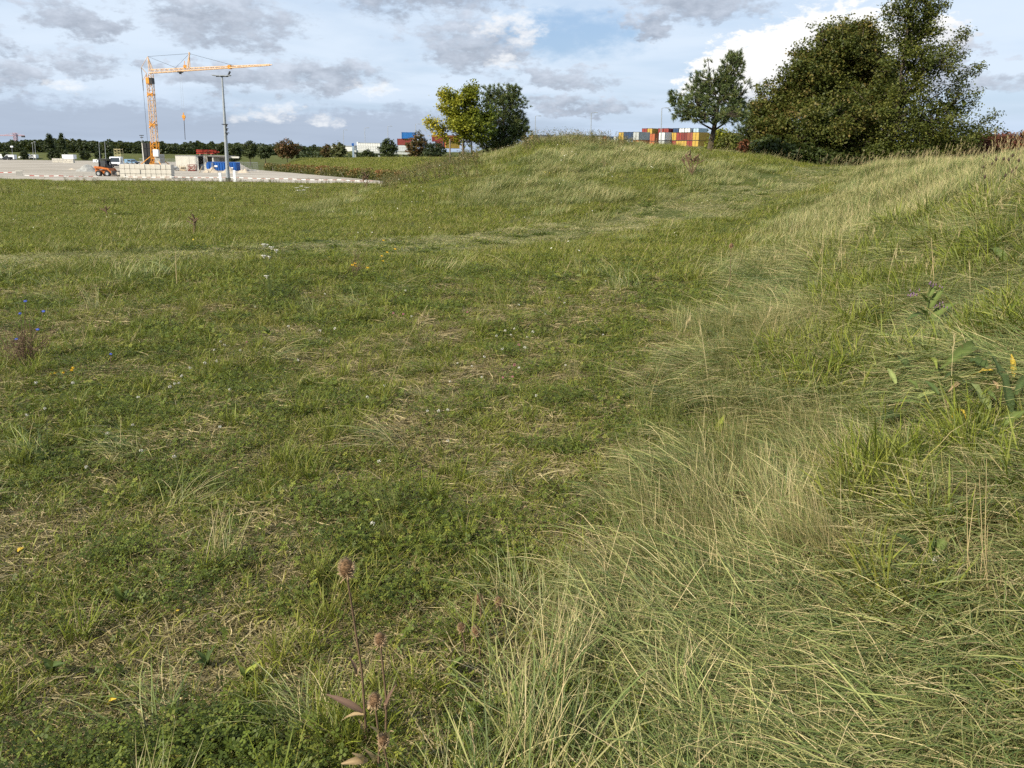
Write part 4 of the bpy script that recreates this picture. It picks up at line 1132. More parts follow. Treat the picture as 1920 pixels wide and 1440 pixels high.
def lamp_post():
    Y = 83.5; b0 = gx(428, 342, Y)
    root = tag(empty('floodlight_mast', b0), 'tall tapered grey light mast with flat floodlight heads at the edge of the car park', 'light mast')
    top = at(416.5, 144, Y)
    m = MB(); m.tube([b0 + Vector((0, 0, -.2)), b0.lerp(top, .35), b0.lerp(top, .7), top], [.21, .165, .12, .075], 10, cap=False); finish(m, 'pole', M_STEEL, root, True)
    m = MB(); m.tube([b0 + Vector((0, 0, -.1)), b0 + Vector((0, 0, .5))], .26, 10); finish(m, 'base_sleeve', mat_solid('weathered base', (.12, .13, .12), .8), root)
    for (dx, w_, tilt) in ((-.52, .85, .12), (.0, .7, 0.0), (.55, .6, -.14)):
        m = MB(); m.box(top + Vector((dx, 0, .10)), (w_, .42, .10), ry=tilt, bev=.03); finish(m, 'floodlight', M_STEEL, root)
    m = MB(); m.box(top + Vector((.72, 0, .32)), (.10, .25, .42), ry=.5); m.bar(top + Vector((-.6, 0, .02)), top + Vector((.6, 0, .02)), .035); finish(m, 'bracket', M_DARK, root)
    for (py, w_, s_) in ((231, .55, 0), (239, .2, 1), (247, .32, 1)):
        p = b0.lerp(top, (342 - py) / 198); m = MB(); m.box(p + Vector((.18 * s_, 0, 0)), (w_, .3, .07)); m.box(p + Vector((.14, 0, -.12)), (.12, .16, .2)); finish(m, 'camera_bracket', M_DARK, root)


lamp_post()


def wheel(root, c, r, w, axis='y', name='wheel', rim=True):
    m = MB(); n = 14
    ax = Vector((0, 1, 0)) if axis == 'y' else Vector((1, 0, 0))
    m.tube([Vector(c) - ax * w * .5, Vector(c) - ax * w * .38, Vector(c) + ax * w * .38, Vector(c) + ax * w * .5], [r * .86, r, r, r * .86], n)
    o = m.build(name, M_RUBBER, root)
    if rim:
        m = MB(); m.tube([Vector(c) - ax * w * .53, Vector(c) + ax * w * .53], r * .5, 10); m.build('rim', M_STEEL, o)
    return o


def skid_steer():
    Y = 100.0; b0 = gx(203, 331, Y)
    root = tag(empty('skid_steer_loader', b0, R(-8)), 'orange and black skid steer loader with a lowered bucket beside the block wall', 'loader')
    m = MB(); m.prism([(-1.25, .35), (.55, .35), (.75, .62), (.55, 1.0), (-.35, 1.12), (-1.3, 1.12)], -.45, .45); m.build('body', M_ORANGE, root)
    m = MB(); m.box((-1.27, 0, .78), (.1, .84, .62), bev=.03); m.box((-.75, 0, 1.16), (.9, .8, .1), bev=.02); m.build('engine_cover', M_ORANGE, root)
    for sy in (-1, 1):
        for x in (-.72, .42): wheel(root, (x, sy * .66, .38), .38, .28)
        m = MB(); m.prism([(-1.35, 1.0), (-1.15, 1.25), (.55, 1.02), (1.02, .45), (.9, .36), (.42, .86), (-1.15, 1.02)], sy * .62 - .07, sy * .62 + .07); m.build('lift_arm', M_ORANGE if sy > 0 else M_ORANGE, root)
        m = MB(); m.bar((-.6, sy * .6, .8), (.5, sy * .6, .95), .05); m.build('hydraulic_ram', M_STEEL, root)
    m = MB()
    for sy in (-.42, .42):
        m.bar((-.75, sy, 1.1), (-.62, sy, 1.98), .09); m.bar((.38, sy, .9), (.15, sy, 1.98), .10); m.bar((-.65, sy, 1.55), (.25, sy, 1.5), .03)
    m.box((-.25, 0, 2.04), (1.2, 1.05, .13), bev=.03); m.box((-.72, 0, 1.4), (.1, .88, .62)); m.box((.33, 0, 1.1), (.1, .86, .45)); m.box((-.2, 0, 1.25), (.5, .5, .5), bev=.05); m.box((-.42, 0, 1.6), (.14, .46, .55), bev=.05)
    m.build('cab_frame', M_DARK, root)
    for sy in (-.43, .43):
        m = MB(); m.box((-.22, sy, 1.55), (.62, .02, .72)); m.build('side_window', mat_solid('hazy cab glass', (.06, .065, .07), .2), root)
    m = MB(); m.prism([(.98, .12), (1.55, .05), (1.72, .12), (1.40, .20), (1.15, .32), (1.12, .72), (.98, .72)], -.85, .85); m.build('bucket', mat_solid('worn bucket steel', (.13, .10, .08), .7, var=.4), root)
    m = MB(); m.lathe([(0, .62), (.35, .45), (.5, .30), (.52, .2)], 9, (1.32, 0, .02)); m.build('bucket_load', M_SAND, root)


skid_steer()


def block_wall(label, pxl, pxr, pyb, Y, cols, rows, bw, bh, bd, rz=0.0, lean=0.0, mat=None, skip=()):
    b0 = gx((pxl + pxr) / 2, pyb, Y)
    root = tag(empty('block_wall', b0, rz), label, 'wall')
    for r_ in range(rows):
        for c in range(cols):
            if (r_, c) in skip: continue
            m = MB(); j = rng.uniform(-.02, .02, 3)
            m.box((0, 0, 0), (bw - .035, bd, bh - .03), bev=.025)
            o = m.build('block', mat or M_CONC, root)
            o.location = ((c - (cols - 1) / 2) * bw + j[0] * .4, j[1] * 2.0, (r_ + .5) * bh); o.rotation_euler = (0, 0, j[2] * .6)


block_wall('long wall of stacked pale concrete blocks three courses high', 230, 325, 335, 94, 10, 3, .575, .53, 1.0, R(2))
block_wall('far low stack of small pale concrete blocks, the left one of two', 100, 119, 304, 250, 8, 2, .39, .62, 1.0)
block_wall('far low stack of small pale concrete blocks, the lower right one of two', 120, 139, 306, 240, 8, 2, .38, .55, 1.0)


def single_block():
    b0 = gx(37, 331, 96); m = MB(); m.box((0, 0, .32), (.62, .62, .62), rz=.5, bev=.03); m.box((.04, 0, .66), (.8, .5, .06), rz=.3)
    o = m.build('concrete_block', M_CONC, loc=b0); tag(o, 'single pale concrete block standing alone at the left end of the barrier tape', 'block')


single_block()


def barrier_tape(name, label, pts, sag=.06, seg=.5, faded=False):
    """Red and white tape hung low between supports: alternating pieces."""
    L = []
    for a, b_ in zip(pts[:-1], pts[1:]):
        n = max(2, int((b_ - a).length / seg))
        for i in range(n + (b_ == pts[-1])):
            t = i / n; p = a.lerp(b_, t); p.z -= sag * 4 * t * (1 - t); L.append(p)
    m = MB()
    for i in range(len(L) - 1):
        p, q = L[i], L[i + 1]; w = .036; e = Vector((0, .012, 0))
        m.add([p + e + Vector((0, 0, -w)), q + e + Vector((0, 0, -w)), q + e + Vector((0, 0, w)), p + e + Vector((0, 0, w)), p - e + Vector((0, 0, -w)), q - e + Vector((0, 0, -w)), q - e + Vector((0, 0, w)), p - e + Vector((0, 0, w))],
              [(4, 5, 6, 7), (3, 2, 1, 0), (7, 6, 2, 3), (0, 1, 5, 4)], i % 2)
    o = m.build(name, [M_TAPEW, faded and M_TAPEF or M_RED]); tag(o, label, 'tape')


def gp(px, py, Y, up=0.25): p = gx(px, py, Y); p.z = max(at(px, py, Y).z, p.z + .12); return p
barrier_tape('barrier_tape', 'red and white barrier tape strung low between the single block and the loader', [gp(46, 328.5, 96), gp(110, 329.5, 96), gp(184, 330.5, 97)])
barrier_tape('barrier_tape', 'red and white barrier tape running from the block wall to the embankment', [gp(232, 331, 92.5), gp(326, 331.5, 92.5), gp(415, 332.5, 91), gp(440, 332.5, 91), gp(540, 335, 90), gp(640, 337, 89), gp(700, 339, 88)], faded=True)
barrier_tape('barrier_tape', 'short red and white barrier tape at the left edge beyond the single block', [gp(-40, 323.5, 110), gp(30, 322.5, 110)])
for (px0, px1, py0, py1, ln, lab) in ((413, 418, 326, 345, -.10, 'short leaning white barrier post left of the light mast'), (438, 444, 320, 344, .0, 'upright white barrier post right of the light mast')):
    b0 = gx((px0 + px1) / 2, py1, 81.8); root = tag(empty('barrier_post', b0), lab, 'post'); hh = (py1 - py0) * 81.8 / 1562
    m = MB(); m.box((ln * .5, 0, hh / 2), (.26, .12, hh), ry=ln, bev=.02); m.build('board', M_WHITE, root)
    m = MB(); m.box((0, 0, .05), (.6, .4, .12), bev=.03); m.build('foot', M_DARK, root)


def heap(name, label, cat, px, py, Y, w, h, mat, seed, peaks=1, d=None):
    b0 = gx(px, py, Y); N = 34; d = d or w * .7
    V = []
    r0 = np.random.default_rng(seed); ph = [(r0.uniform(-.35, .35) if peaks > 1 else 0, r0.uniform(.6, 1)) for _ in range(peaks)]
    for i in range(N):
        for j in range(N):
            u, v = i / (N - 1) * 2 - 1, j / (N - 1) * 2 - 1
            zz = max((max(0, 1 - math.hypot(u - q * 1.4, v) / (1.0 if peaks == 1 else .62)) * a for q, a in ph))
            e = float(fbm(np.array(u * 4 + seed), np.array(v * 4), 3)) - .5
            V.append((u * w / 2, v * d / 2, h * max(0, zz * 1.06 + e * .28 * min(1, zz * 3)) - .05))
    i = np.arange(N - 1)[:, None] * N + np.arange(N - 1)[None, :]
    Fq = np.stack([i, i + N, i + N + 1, i + 1], -1).reshape(-1, 4)
    o = mesh_np(name, V, Fq, mat, smooth=True); o.location = b0; tag(o, label, cat)


heap('gravel_heap', 'grey gravel heap left of the loader', 'heap', 164, 319, 125, 3.9, 1.5, M_GRAVEL, 1)
heap('sand_heap', 'pale sand heap in front of the left end of the blue skip', 'heap', 396, 321, 128, 3.6, 1.0, M_SAND, 2, 3)
heap('sand_heap', 'pale sand heap behind the light mast, the largest of the sand heaps', 'heap', 425, 321, 127, 3.4, 1.15, M_SAND, 5, 2)
heap('sand_heap', 'pale sand heap between the light mast and the site fence', 'heap', 452, 321, 129, 2.9, .95, M_SAND, 4, 3)
heap('rubble_heap', 'low brownish rubble heap on the open car park', 'heap', 132, 315, 140, 2.8, .35, M_SAND, 9, 3)


def concrete_shell():
    Y = 150.0; k = Y / 1562; b0 = gx(360, 318, Y)
    root = tag(empty('concrete_shell', b0), 'unfinished flat concrete building shell with a dark doorway', 'building')
    H = 2.45
    for (p0, p1) in ((331, 356.6), (357.0, 373.5), (383.5, 391)):
        x0, x1 = (p0 - 360) * k, (p1 - 360) * k; m = MB(); m.box(((x0 + x1) / 2, 0, H / 2), (x1 - x0, .2, H), bev=.015); m.build('wall_panel', M_CONC2, root)
    m = MB(); m.box((-28.8 * k, 2.0, H / 2), (.2, 3.7, H)); m.box((31 * k + .9, 2.0, H / 2), (.2, 3.7, H)); m.box((1.5, 4.0, H / 2), (7.0, .2, H)); m.build('wall', M_CONC2, root)
    m = MB(); m.box((1.9, 2.0, H + .09), (9.4, 4.2, .16), bev=.02); m.build('roof_slab', mat_solid('grey slab', (.24, .23, .22), .9), root)
    m = MB(); m.box((5.9, 1.6, H - .1), (4.6, .3, .3)); m.build('lintel', M_CONC2, root)
    m = MB(); m.box((18.3 * k, .8, .55), (.8, .4, 1.0), bev=.03); m.build('site_box', M_STEEL, root)
    # red formwork beams stacked on the roof
    t = tag(empty('formwork_stack', b0 + Vector((26 * k, 1.2, H + .17))), 'stack of red formwork beams on timber bearers on the concrete roof', 'formwork')
    for i in range(2): m = MB(); m.box((-1.0 + 2 * i, 0, .14), (.12, 1.4, .28)); m.build('bearer', M_TIMBER, t)
    for r_ in range(3):
        for j in range(3):
            m = MB(); m.box(((j - 1) * .12 + (r_ == 1) * .25, (j - 1) * .45, .36 + r_ * .27), (3.1 + .5 * (r_ == 1), .22, .15), bev=.01); m.build('beam', M_RED, t)
    for j in range(2):
        m = MB(); m.bar((.35 + j * .3, -1.45, -H - .05), (.15 + j * .3, -1.3, .45), .05); o = m.build('prop', M_TIMBER, t)


concrete_shell()


def blue_skip():
    Y = 146; k = Y / 1562; b0 = gx(419, 314, Y); root = tag(empty('roll_off_skip', b0), 'long bright blue steel skip with ribbed sides behind the sand heaps', 'skip')
    L, H, W = 56 * k, 1.5, 2.2
    m = MB(); m.prism([(-L / 2 + .35, .12), (L / 2 - .05, .12), (L / 2, .3), (L / 2, H), (-L / 2 + .25, H), (-L / 2, H - .3), (-L / 2, .5)], -W / 2, W / 2); m.build('body', M_BLUE, root)
    for i in range(11):
        m = MB(); m.box((-L / 2 + .45 + i * (L - .7) / 10, -W / 2 - .04, .8), (.10, .08, 1.25)); m.build('rib', M_BLUE, root)
    m = MB(); m.tube([(-L / 2 + .2, -W / 2, H), (L / 2, -W / 2, H)], .06, 6); m.tube([(-L / 2 + .2, W / 2, H), (L / 2, W / 2, H)], .06, 6); m.build('top_rail', M_BLUE, root)
    m = MB(); m.box((-.9, -W / 2 - .1, .85), (.55, .02, .28)); m.build('marking_plate', M_WHITE, root); m = MB(); m.box((1.9, -W / 2 - .1, .6), (.4, .02, .18)); m.build('marking_plate', M_WHITE, root)
    m = MB(); m.bar((-L / 2 + 1.0, -W / 2 - .35, 0), (-L / 2 + 1.05, -W / 2 - .1, 1.45), .06); m.bar((-L / 2 + 1.25, -W / 2 - .35, 0), (-L / 2 + 1.25, -W / 2 - .1, 1.45), .06)
    for i in range(5): m.bar((-L / 2 + 1.0, -W / 2 - .3 + i * .04, .25 + i * .27), (-L / 2 + 1.26, -W / 2 - .3 + i * .04, .25 + i * .27), .03)
    o = m.build('ladder', M_STEEL); o.location = b0; tag(o, 'steel ladder leaning on the left end of the blue skip', 'ladder')


blue_skip()


def leaning_panel():
    Y = 160; a, b_, c, d = at(271, 305.5, Y), at(287, 305.5, Y), at(287.5, 268.5, Y), at(267, 268, Y)
    b0 = gx(278, 318, Y); root = tag(empty('formwork_wall', b0), 'tall black formwork panel with a pale edge standing behind the crane mast', 'formwork')
    g = b0.z; a.z = g; b_.z = g
    m = MB(); t = Vector((0, .25, 0)); m.add([a, b_, c, d, a + t, b_ + t, c + t, d + t], [(0, 1, 2, 3), (7, 6, 5, 4), (3, 2, 6, 7), (0, 4, 5, 1), (1, 5, 6, 2), (4, 0, 3, 7)]); finish(m, 'panel', M_FORM, root)
    m = MB(); m.tube([a - Vector((.08, 0, 0)), d - Vector((.08, 0, 0))], .10, 4); finish(m, 'edge', M_CONC2, root)
    m = MB()
    for q in (.33, .66): m.bar(a.lerp(b_, q) - Vector((0, .06, 0)), d.lerp(c, q) - Vector((0, .06, 0)), .05)
    for q in (.2, .5, .8): m.bar(a.lerp(d, q) - Vector((0, .05, 0)), b_.lerp(c, q) - Vector((0, .05, 0)), .035)
    finish(m, 'waler', M_DARK, root)
    m = MB()
    for q in (.2, .8): m.bar(d.lerp(c, q).lerp(a.lerp(b_, q), .35) + Vector((0, .2, 0)), a.lerp(b_, q) + Vector((0, 2.6, 0)), .06)
    finish(m, 'prop', M_STEEL, root)


leaning_panel()


def scaffold_tower():
    Y = 240; k = Y / 1562; b0 = gx(224.5, 303, Y); root = tag(empty('scaffold_tower', b0), 'narrow yellowish scaffold tower in front of the far wood', 'scaffold')
    M = mat_solid('scaffold tube', (.50, .45, .24), .6); W, H = 11 * k, 27.5 * k
    for sx in (-.5, .5):
        for sy in (-.5, .5):
            m = MB(); m.tube([(sx * W, sy * W, 0), (sx * W, sy * W, H)], .06, 5); m.build('standard', M, root)
    for i in range(1, 6):
        z = H * i / 5.2; m = MB()
        m.bar((-.5 * W, -.5 * W, z), (.5 * W, -.5 * W, z), .05); m.bar((-.5 * W, .5 * W, z), (.5 * W, .5 * W, z), .05); m.bar((-.5 * W, -.5 * W, z), (-.5 * W, .5 * W, z), .05); m.bar((.5 * W, -.5 * W, z), (.5 * W, .5 * W, z), .05)
        m.bar((-.5 * W, -.5 * W, z), (.5 * W, -.5 * W, z - H / 5.2), .035); m.build('ledger', M, root)
        if i in (3, 5): m = MB(); m.box((0, 0, z - .1), (W, W, .07)); m.build('deck', M_TIMBER, root)


scaffold_tower()


def van(label, px, pyb, Y, rz, L=5.3, W=2.0, H=2.35, col=None, kind='van', group=None, hood=.9):
    b0 = gx(px, pyb, Y); root = tag(empty('parked_van', b0, rz), label, 'van', group)
    M = col or M_WHITE
    pr = [(-L / 2, .35), (L / 2 - .05, .35), (L / 2, .65), (L / 2 - .1, H * .44), (L / 2 - hood, H * .52), (L / 2 - hood - .75, H * .93), (L / 2 - hood - 1.2, H), (-L / 2 + .15, H), (-L / 2, H * .93)]
    m = MB(); m.prism(pr, -W / 2, W / 2); m.build('body', M, root)
    x0, x1 = L / 2 - hood - .03, L / 2 - hood - .74
    m = MB(); m.add([(x0 + .03, -W * .44, H * .54), (x0 + .03, W * .44, H * .54), (x1 + .03, W * .40, H * .91), (x1 + .03, -W * .40, H * .91), (x0 - .02, -W * .44, H * .54), (x0 - .02, W * .44, H * .54), (x1 - .02, W * .40, H * .91), (x1 - .02, -W * .40, H * .91)],
                    [(0, 1, 2, 3), (7, 6, 5, 4), (0, 4, 5, 1), (1, 5, 6, 2), (2, 6, 7, 3), (3, 7, 4, 0)]); m.build('windscreen', M_GLASS, root)
    for sy in (-1, 1):
        m = MB(); m.prism([(L / 2 - hood - .25, H * .55), (L / 2 - hood - .8, H * .88), (L / 2 - hood - 1.6, H * .88), (L / 2 - hood - 1.6, H * .55)], sy * W / 2 - .012, sy * W / 2 + .012); m.build('side_window', M_GLASS, root)
        m = MB(); m.box((L / 2 - .04, sy * W * .36, H * .36), (.08, .34, .22), bev=.02); m.build('headlight', mat_solid('headlight lens', (.55, .57, .6), .15, spec=.6) if 'headlight lens' not in bpy.data.materials else bpy.data.materials['headlight lens'], root)
        for x in (L / 2 - .95, -L / 2 + .95): wheel(root, (x, sy * (W / 2 - .1), .34), .34, .22)
        m = MB(); m.box((L / 2 - hood - .2, sy * (W / 2 + .12), H * .58), (.1, .2, .26)); m.build('mirror', M_DARK, root)
    m = MB(); m.box((L / 2 + .0, 0, .48), (.1, W * .92, .26), bev=.02); m.box((L / 2 - .02, 0, H * .33), (.06, W * .5, .22)); m.build('bumper', M_DARK, root)
    return root


M_SILB = mat_solid('grey blue car paint', (.16, .27, .40), .35)
M_BLK = mat_solid('black car paint', (.03, .032, .036), .3)
van('white delivery van facing forward between the loader and the block wall', 219.5, 317, 168, R(-72), 5.6, 2.0, 2.15)
van('light blue van parked left of the black formwork panel', 248, 306, 230, R(-20), 3.6, 1.9, 1.4, M_SILB)
van('white van cut off by the left edge of the picture on the far car park', -2, 298, 330, R(180), 4.2, 2, 2.2)
van('white van with a dark windowed side among the vans on the far left', 18, 298, 325, R(180), 4.8, 2, 2.0)
van('black low car parked in front of the dark windowed white van', 12, 299, 318, R(180), 4.0, 1.8, 1.2, M_BLK)
van('white van parked between the dark windowed van and the small white van', 46, 298, 335, R(180), 3.8, 2, 2.0)
van('small white van at the right end of the row of far parked vans', 62, 298, 335, R(180), 3.7, 1.9, 1.7)


def box_truck():
    Y = 300; k = Y / 1562; b0 = gx(131, 302, Y); root = tag(empty('box_trailer', b0), 'white box trailer behind the far stacks of blocks', 'trailer')
    m = MB(); m.box((0, 0, 1.55), (21 * k, 2.3, 8 * k), bev=.04); m.build('box', M_WHITE, root)
    m = MB(); m.box((-11.5 * k, 0, .75), (2.5 * k, 1.0, .5)); m.build('drawbar', M_DARK, root)
    for x in (-1.0, .2):
        for sy in (-1, 1): wheel(root, (x, sy, .4), .4, .25)


box_truck()
def site_cabin(px, pyb, Y, w, h, label):
    k = Y / 1562; b0 = gx(px, pyb, Y); root = tag(empty('site_cabin', b0), label, 'cabin')
    m = MB(); m.box((0, 0, h * k / 2 + .2), (w * k, 1.4, h * k), bev=.03); m.build('body', M_WHITE, root)
    m = MB(); m.box((w * k * .2, -.71, h * k * .55 + .2), (w * k * .22, .03, h * k * .4)); m.build('window', M_GLASS, root)
    m = MB(); m.box((0, 0, .1), (w * k * .9, 1.2, .2)); m.build('skid', M_DARK, root)
site_cabin(181, 302, 250, 9, 5.5, 'small white site cabin in front of the two thin poles')


def fence_panel(label, p0, p1, pyb, h, Y0, Y1, group):
    a, b_ = gx(p0, pyb, Y0), gx(p1, pyb, Y1); root = tag(empty('site_fence_panel', a), label, 'fence', group)
    up = Vector((0, 0, h)); m = MB()
    m.tube([a, a + up, b_ + up, b_, a + Vector((0, 0, .15))], .03, 5); finish(m, 'frame', M_STEEL, root)
    n = max(6, int((b_ - a).length / .22)); m = MB()
    for i in range(1, n): m.bar(a.lerp(b_, i / n) + Vector((0, 0, .1)), a.lerp(b_, i / n) + up, .010)
    for q in (.2, .4, .6, .8): m.bar(a + up * q, b_ + up * q, .009)
    o = finish(m, 'wire_mesh', M_STEEL, root); o['kind'] = 'stuff'
    m = MB()
    for p in (a, b_): m.box(p + Vector((0, 0, .06)), (.5, .25, .14), bev=.02)
    finish(m, 'foot', M_CONC, root)


fp = [(447, 457, 150, 'first grey mesh fence panel beside the blue skip'), (457, 465, 149, 'mesh fence panel standing second from the blue skip'), (465, 474, 148, 'mesh fence panel standing third from the blue skip'), (474, 484, 147, 'mesh fence panel at the end of the row near the hedge')]
for (a, b_, y_, lb) in fp: fence_panel(lb, a, b_, 318, 1.55, y_, y_ - 1, 'site fence beside the blue skip')
for i in range(5): fence_panel(('leftmost', 'second from the left', 'middle', 'second from the right', 'rightmost')[i] + ' grey mesh fence panel in the row behind the crane', 262 + i * 14, 275.5 + i * 14, 312, 1.7, 200, 199, 'site fence behind the crane')


def props_and_pallets():
    Y = 138; b0 = gx(361, 320, Y); root = tag(empty('prop_rack', b0), 'rack of dark red steel props in front of the concrete shell', 'rack')
    Mr = mat_solid('dark red primer', (.20, .045, .035), .7)
    m = MB()
    for sx in (-.55, .55):
        for sy in (-.4, .4): m.bar((sx, sy, 0), (sx, sy, 1.15), .05)
    for z in (.15, 1.1): m.bar((-.55, -.4, z), (.55, -.4, z), .04); m.bar((-.55, .4, z), (.55, .4, z), .04)
    m.build('rack_frame', Mr, root)
    for i in range(9):
        m = MB(); m.tube([(-.6 + rng.normal(0, .05), -.35 + i * .085, .25 + (i % 4) * .19), (.62, -.35 + i * .085 + rng.normal(0, .04), .25 + (i % 4) * .2)], .05, 5); m.build('steel_prop', Mr, root)
    m = MB(); m.bar((-.5, -.45, .2), (.5, -.45, 1.0), .05); m.bar((.5, -.45, .2), (-.5, -.45, 1.0), .05); m.build('brace', Mr, root)
    for (px, Y, lb, mt) in ((330, 140, 'pile of grey boards and pallets at the right end of the block wall', M_STEEL), (343, 139, 'pile of weathered boards between the boards and the dark red rack', M_TIMBER)):
        b0 = gx(px, 319, Y); t = tag(empty('board_pile', b0), lb, 'boards')
        for i in range(7):
            m = MB(); m.box((rng.normal(0, .12), rng.normal(0, .2), .08 + i * .11), (1.1 + rng.normal(0, .1), .22, .08), rz=rng.normal(0, .25), ry=rng.normal(0, .04)); m.build('board', mt, t)
        for i in range(3):
            m = MB(); m.bar((-.4 + i * .35, -.2, 0), (-.2 + i * .4, .3, 1.0), .04); m.build('timber', M_TIMBER, t)
    for (p0, p1, y0, y1, lb) in ((373, 379, 320, 312, 'timber beam leaning on the left sand heap'), (392, 402, 320, 311.5, 'timber beam lying up the middle of the sand heaps')):
        a, b_ = gx(p0, y0, 125.5), at(p1, y1, 127); m = MB(); m.tube([a, b_], .075, 4); o = m.build('timber_beam', M_TIMBER); tag(o, lb, 'beam')


props_and_pallets()


def pole_lamp(label, px, ytop, ybot, Y, head='t', group=None, r=.07, cat='lamp post', name='lamp_post', pxb=None):
    b0 = gx(pxb or px, ybot, Y); top = at(px, ytop, Y); root = tag(empty(name, b0), label, cat, group); k = Y / 1562
    top.x = b0.x + (top.x - b0.x) * .5
    m = MB(); m.tube([b0 - Vector((0, 0, .2)), top], [r * 1.3, r * .8], 6); finish(m, 'pole', M_STEEL, root)
    if head == 't':
        m = MB(); m.box(top, (3.6 * k, .4, .8 * k)); finish(m, 'lamp_head', M_STEEL, root)
    elif head == 'box':
        m = MB(); m.box(top, (4.5 * k, .5, 3 * k), bev=.05); finish(m, 'lamp_head', M_WHITE, root)
    elif head == 'arm':
        m = MB(); m.tube([top, top + Vector((.5, 0, .12)), top + Vector((1.0, 0, .14))], .05, 5); finish(m, 'arm', M_STEEL, root)
        m = MB(); m.box(top + Vector((1.2, 0, .12)), (.8, .34, .16), bev=.04); finish(m, 'lamp_head', M_STEEL, root)
    elif head == 'cam':
        for q, w_ in ((0, 7), (.35, 4.5)):
            m = MB(); m.box(top - Vector((0, 0, q * 10 * k)), (w_ * k, .4, 1.3 * k)); finish(m, 'lamp_head', M_DARK, root)


pole_lamp('lamp post with a pale box head behind the far white vans', 24, 275, 299, 330, 'box')
pole_lamp('left one of the pair of lamp posts right of the far vans', 63, 268, 300, 320, 't')
pole_lamp('right taller one of the pair of lamp posts right of the far vans', 67.5, 266, 300, 318, 't')
pole_lamp('left one of the two thin bare poles in front of the far wood', 187.5, 266, 302, 255, '', cat='pole', name='thin_pole')
pole_lamp('right one of the two thin bare poles in front of the far wood', 198.5, 265, 302, 255, '', cat='pole', name='thin_pole')
pole_lamp('light mast with two dark heads rising behind the black formwork panel', 268.5, 254, 310, 210, 'cam', cat='light mast', name='light_mast')
hw = [(645, 244, 330, 'tiny far lamp post standing farthest along the road behind the willow'), (685, 240, 315, 'road lamp post rising behind the white hall'), (728, 237, 300, 'road lamp post rising above the dark green tree by the footbridge'), (780, 233, 285, 'road lamp post above the red-brown tree and blue container'),
      (1003, 218, 230, 'road lamp post right of the bushy pine at the left foot of the mound crest'), (1107, 212, 210, 'road lamp post behind the mound crest left of the yellow and navy containers'), (1238, 203, 190, 'road lamp post in front of the red containers left of the young pine')]
for (px, yt, Y, lb) in hw: pole_lamp(lb, px, yt, 300, Y, 'arm', 'lamp posts along the road', r=.10)


def distant_crane():
    Y = 700; b0 = gx(35, 297, Y); root = tag(empty('distant_crane', b0), 'tiny pale tower crane far off above the wood at the left', 'crane'); h = 1.1
    def sq(p): return [p + Vector((dx * h, dy * h, 0)) for dx, dy in ((-1, -1), (1, -1), (1, 1), (-1, 1))]
    t = at(35, 249, Y); t.x = b0.x
    m = MB(); lattice(m, sq(b0), sq(t), 12, .25, .16); finish(m, 'mast', M_LAV, root)
    m = MB(); lattice(m, [at(46, 255, Y), at(46, 253.6, Y)], [at(-10, 254.2, Y), at(-10, 253.0, Y)], 26, .25, .16); m.bar(t, at(5, 253.5, Y), .14); m.bar(t, at(44, 254, Y), .14); finish(m, 'jib', M_LAV, root)
    m = MB(); m.box(at(43.5, 256, Y), (2.4, 1.5, 1.3)); finish(m, 'counterweight', M_DARK, root)


distant_crane()


def footbridge():
    Y0, Y1 = 198, 188; a, b_ = at(661, 281.3, Y0), at(769, 286.0, Y1); b0 = gx(665, 297, Y0)
    root = tag(empty('footbridge', b0), 'flat grey concrete footbridge with a railing in front of the white hall', 'bridge')
    M = mat_solid('bridge concrete', (.30, .32, .31), .85); w = Vector((0, 2.2, 0)); d = Vector((0, 0, -.48))
    m = MB(); m.add([a, b_, b_ + w, a + w, a + d, b_ + d, b_ + w + d, a + w + d], [(0, 1, 2, 3), (7, 6, 5, 4), (0, 4, 5, 1), (1, 5, 6, 2), (2, 6, 7, 3), (3, 7, 4, 0)]); finish(m, 'deck', M, root)
    for q in (.03, .46, .97):
        p = a.lerp(b_, q) + Vector((0, 1.1, -.5)); g = zat(p.x, p.y); m = MB(); m.box((p.x, p.y, (p.z + g) / 2 - .1), (.45, .6, p.z - g + .25), bev=.03); finish(m, 'pillar', M, root)
    for i in range(25):
        p = a.lerp(b_, i / 24); m = MB(); m.bar(p, p + Vector((0, 0, 1.05)), .035); finish(m, 'railing_post', M_STEEL, root)
    m = MB()
    for z in (.35, .7, 1.05): m.bar(a + Vector((0, 0, z)), b_ + Vector((0, 0, z)), .03); m.bar(a + w + Vector((0, 0, z)), b_ + w + Vector((0, 0, z)), .03)
    finish(m, 'handrail', M_STEEL, root)
    p = at(664, 268, Y0); g = zat(p.x, Y0 - 1.5); m = MB(); m.box((p.x, Y0 - 1.5, (p.z + g) / 2), (.42, .4, p.z - g), bev=.03)
    root2 = tag(empty('info_pylon', (p.x, Y0 - 1.5, g)), 'slim grey-blue pylon at the left end of the footbridge', 'pylon')
    finish(m, 'column', mat_solid('pylon blue grey', (.25, .32, .40), .5), root2)
    m = MB(); m.box((p.x, Y0 - 1.75, p.z - .35), (.5, .1, .55)); finish(m, 'panel', M_BLUE, root2)


footbridge()


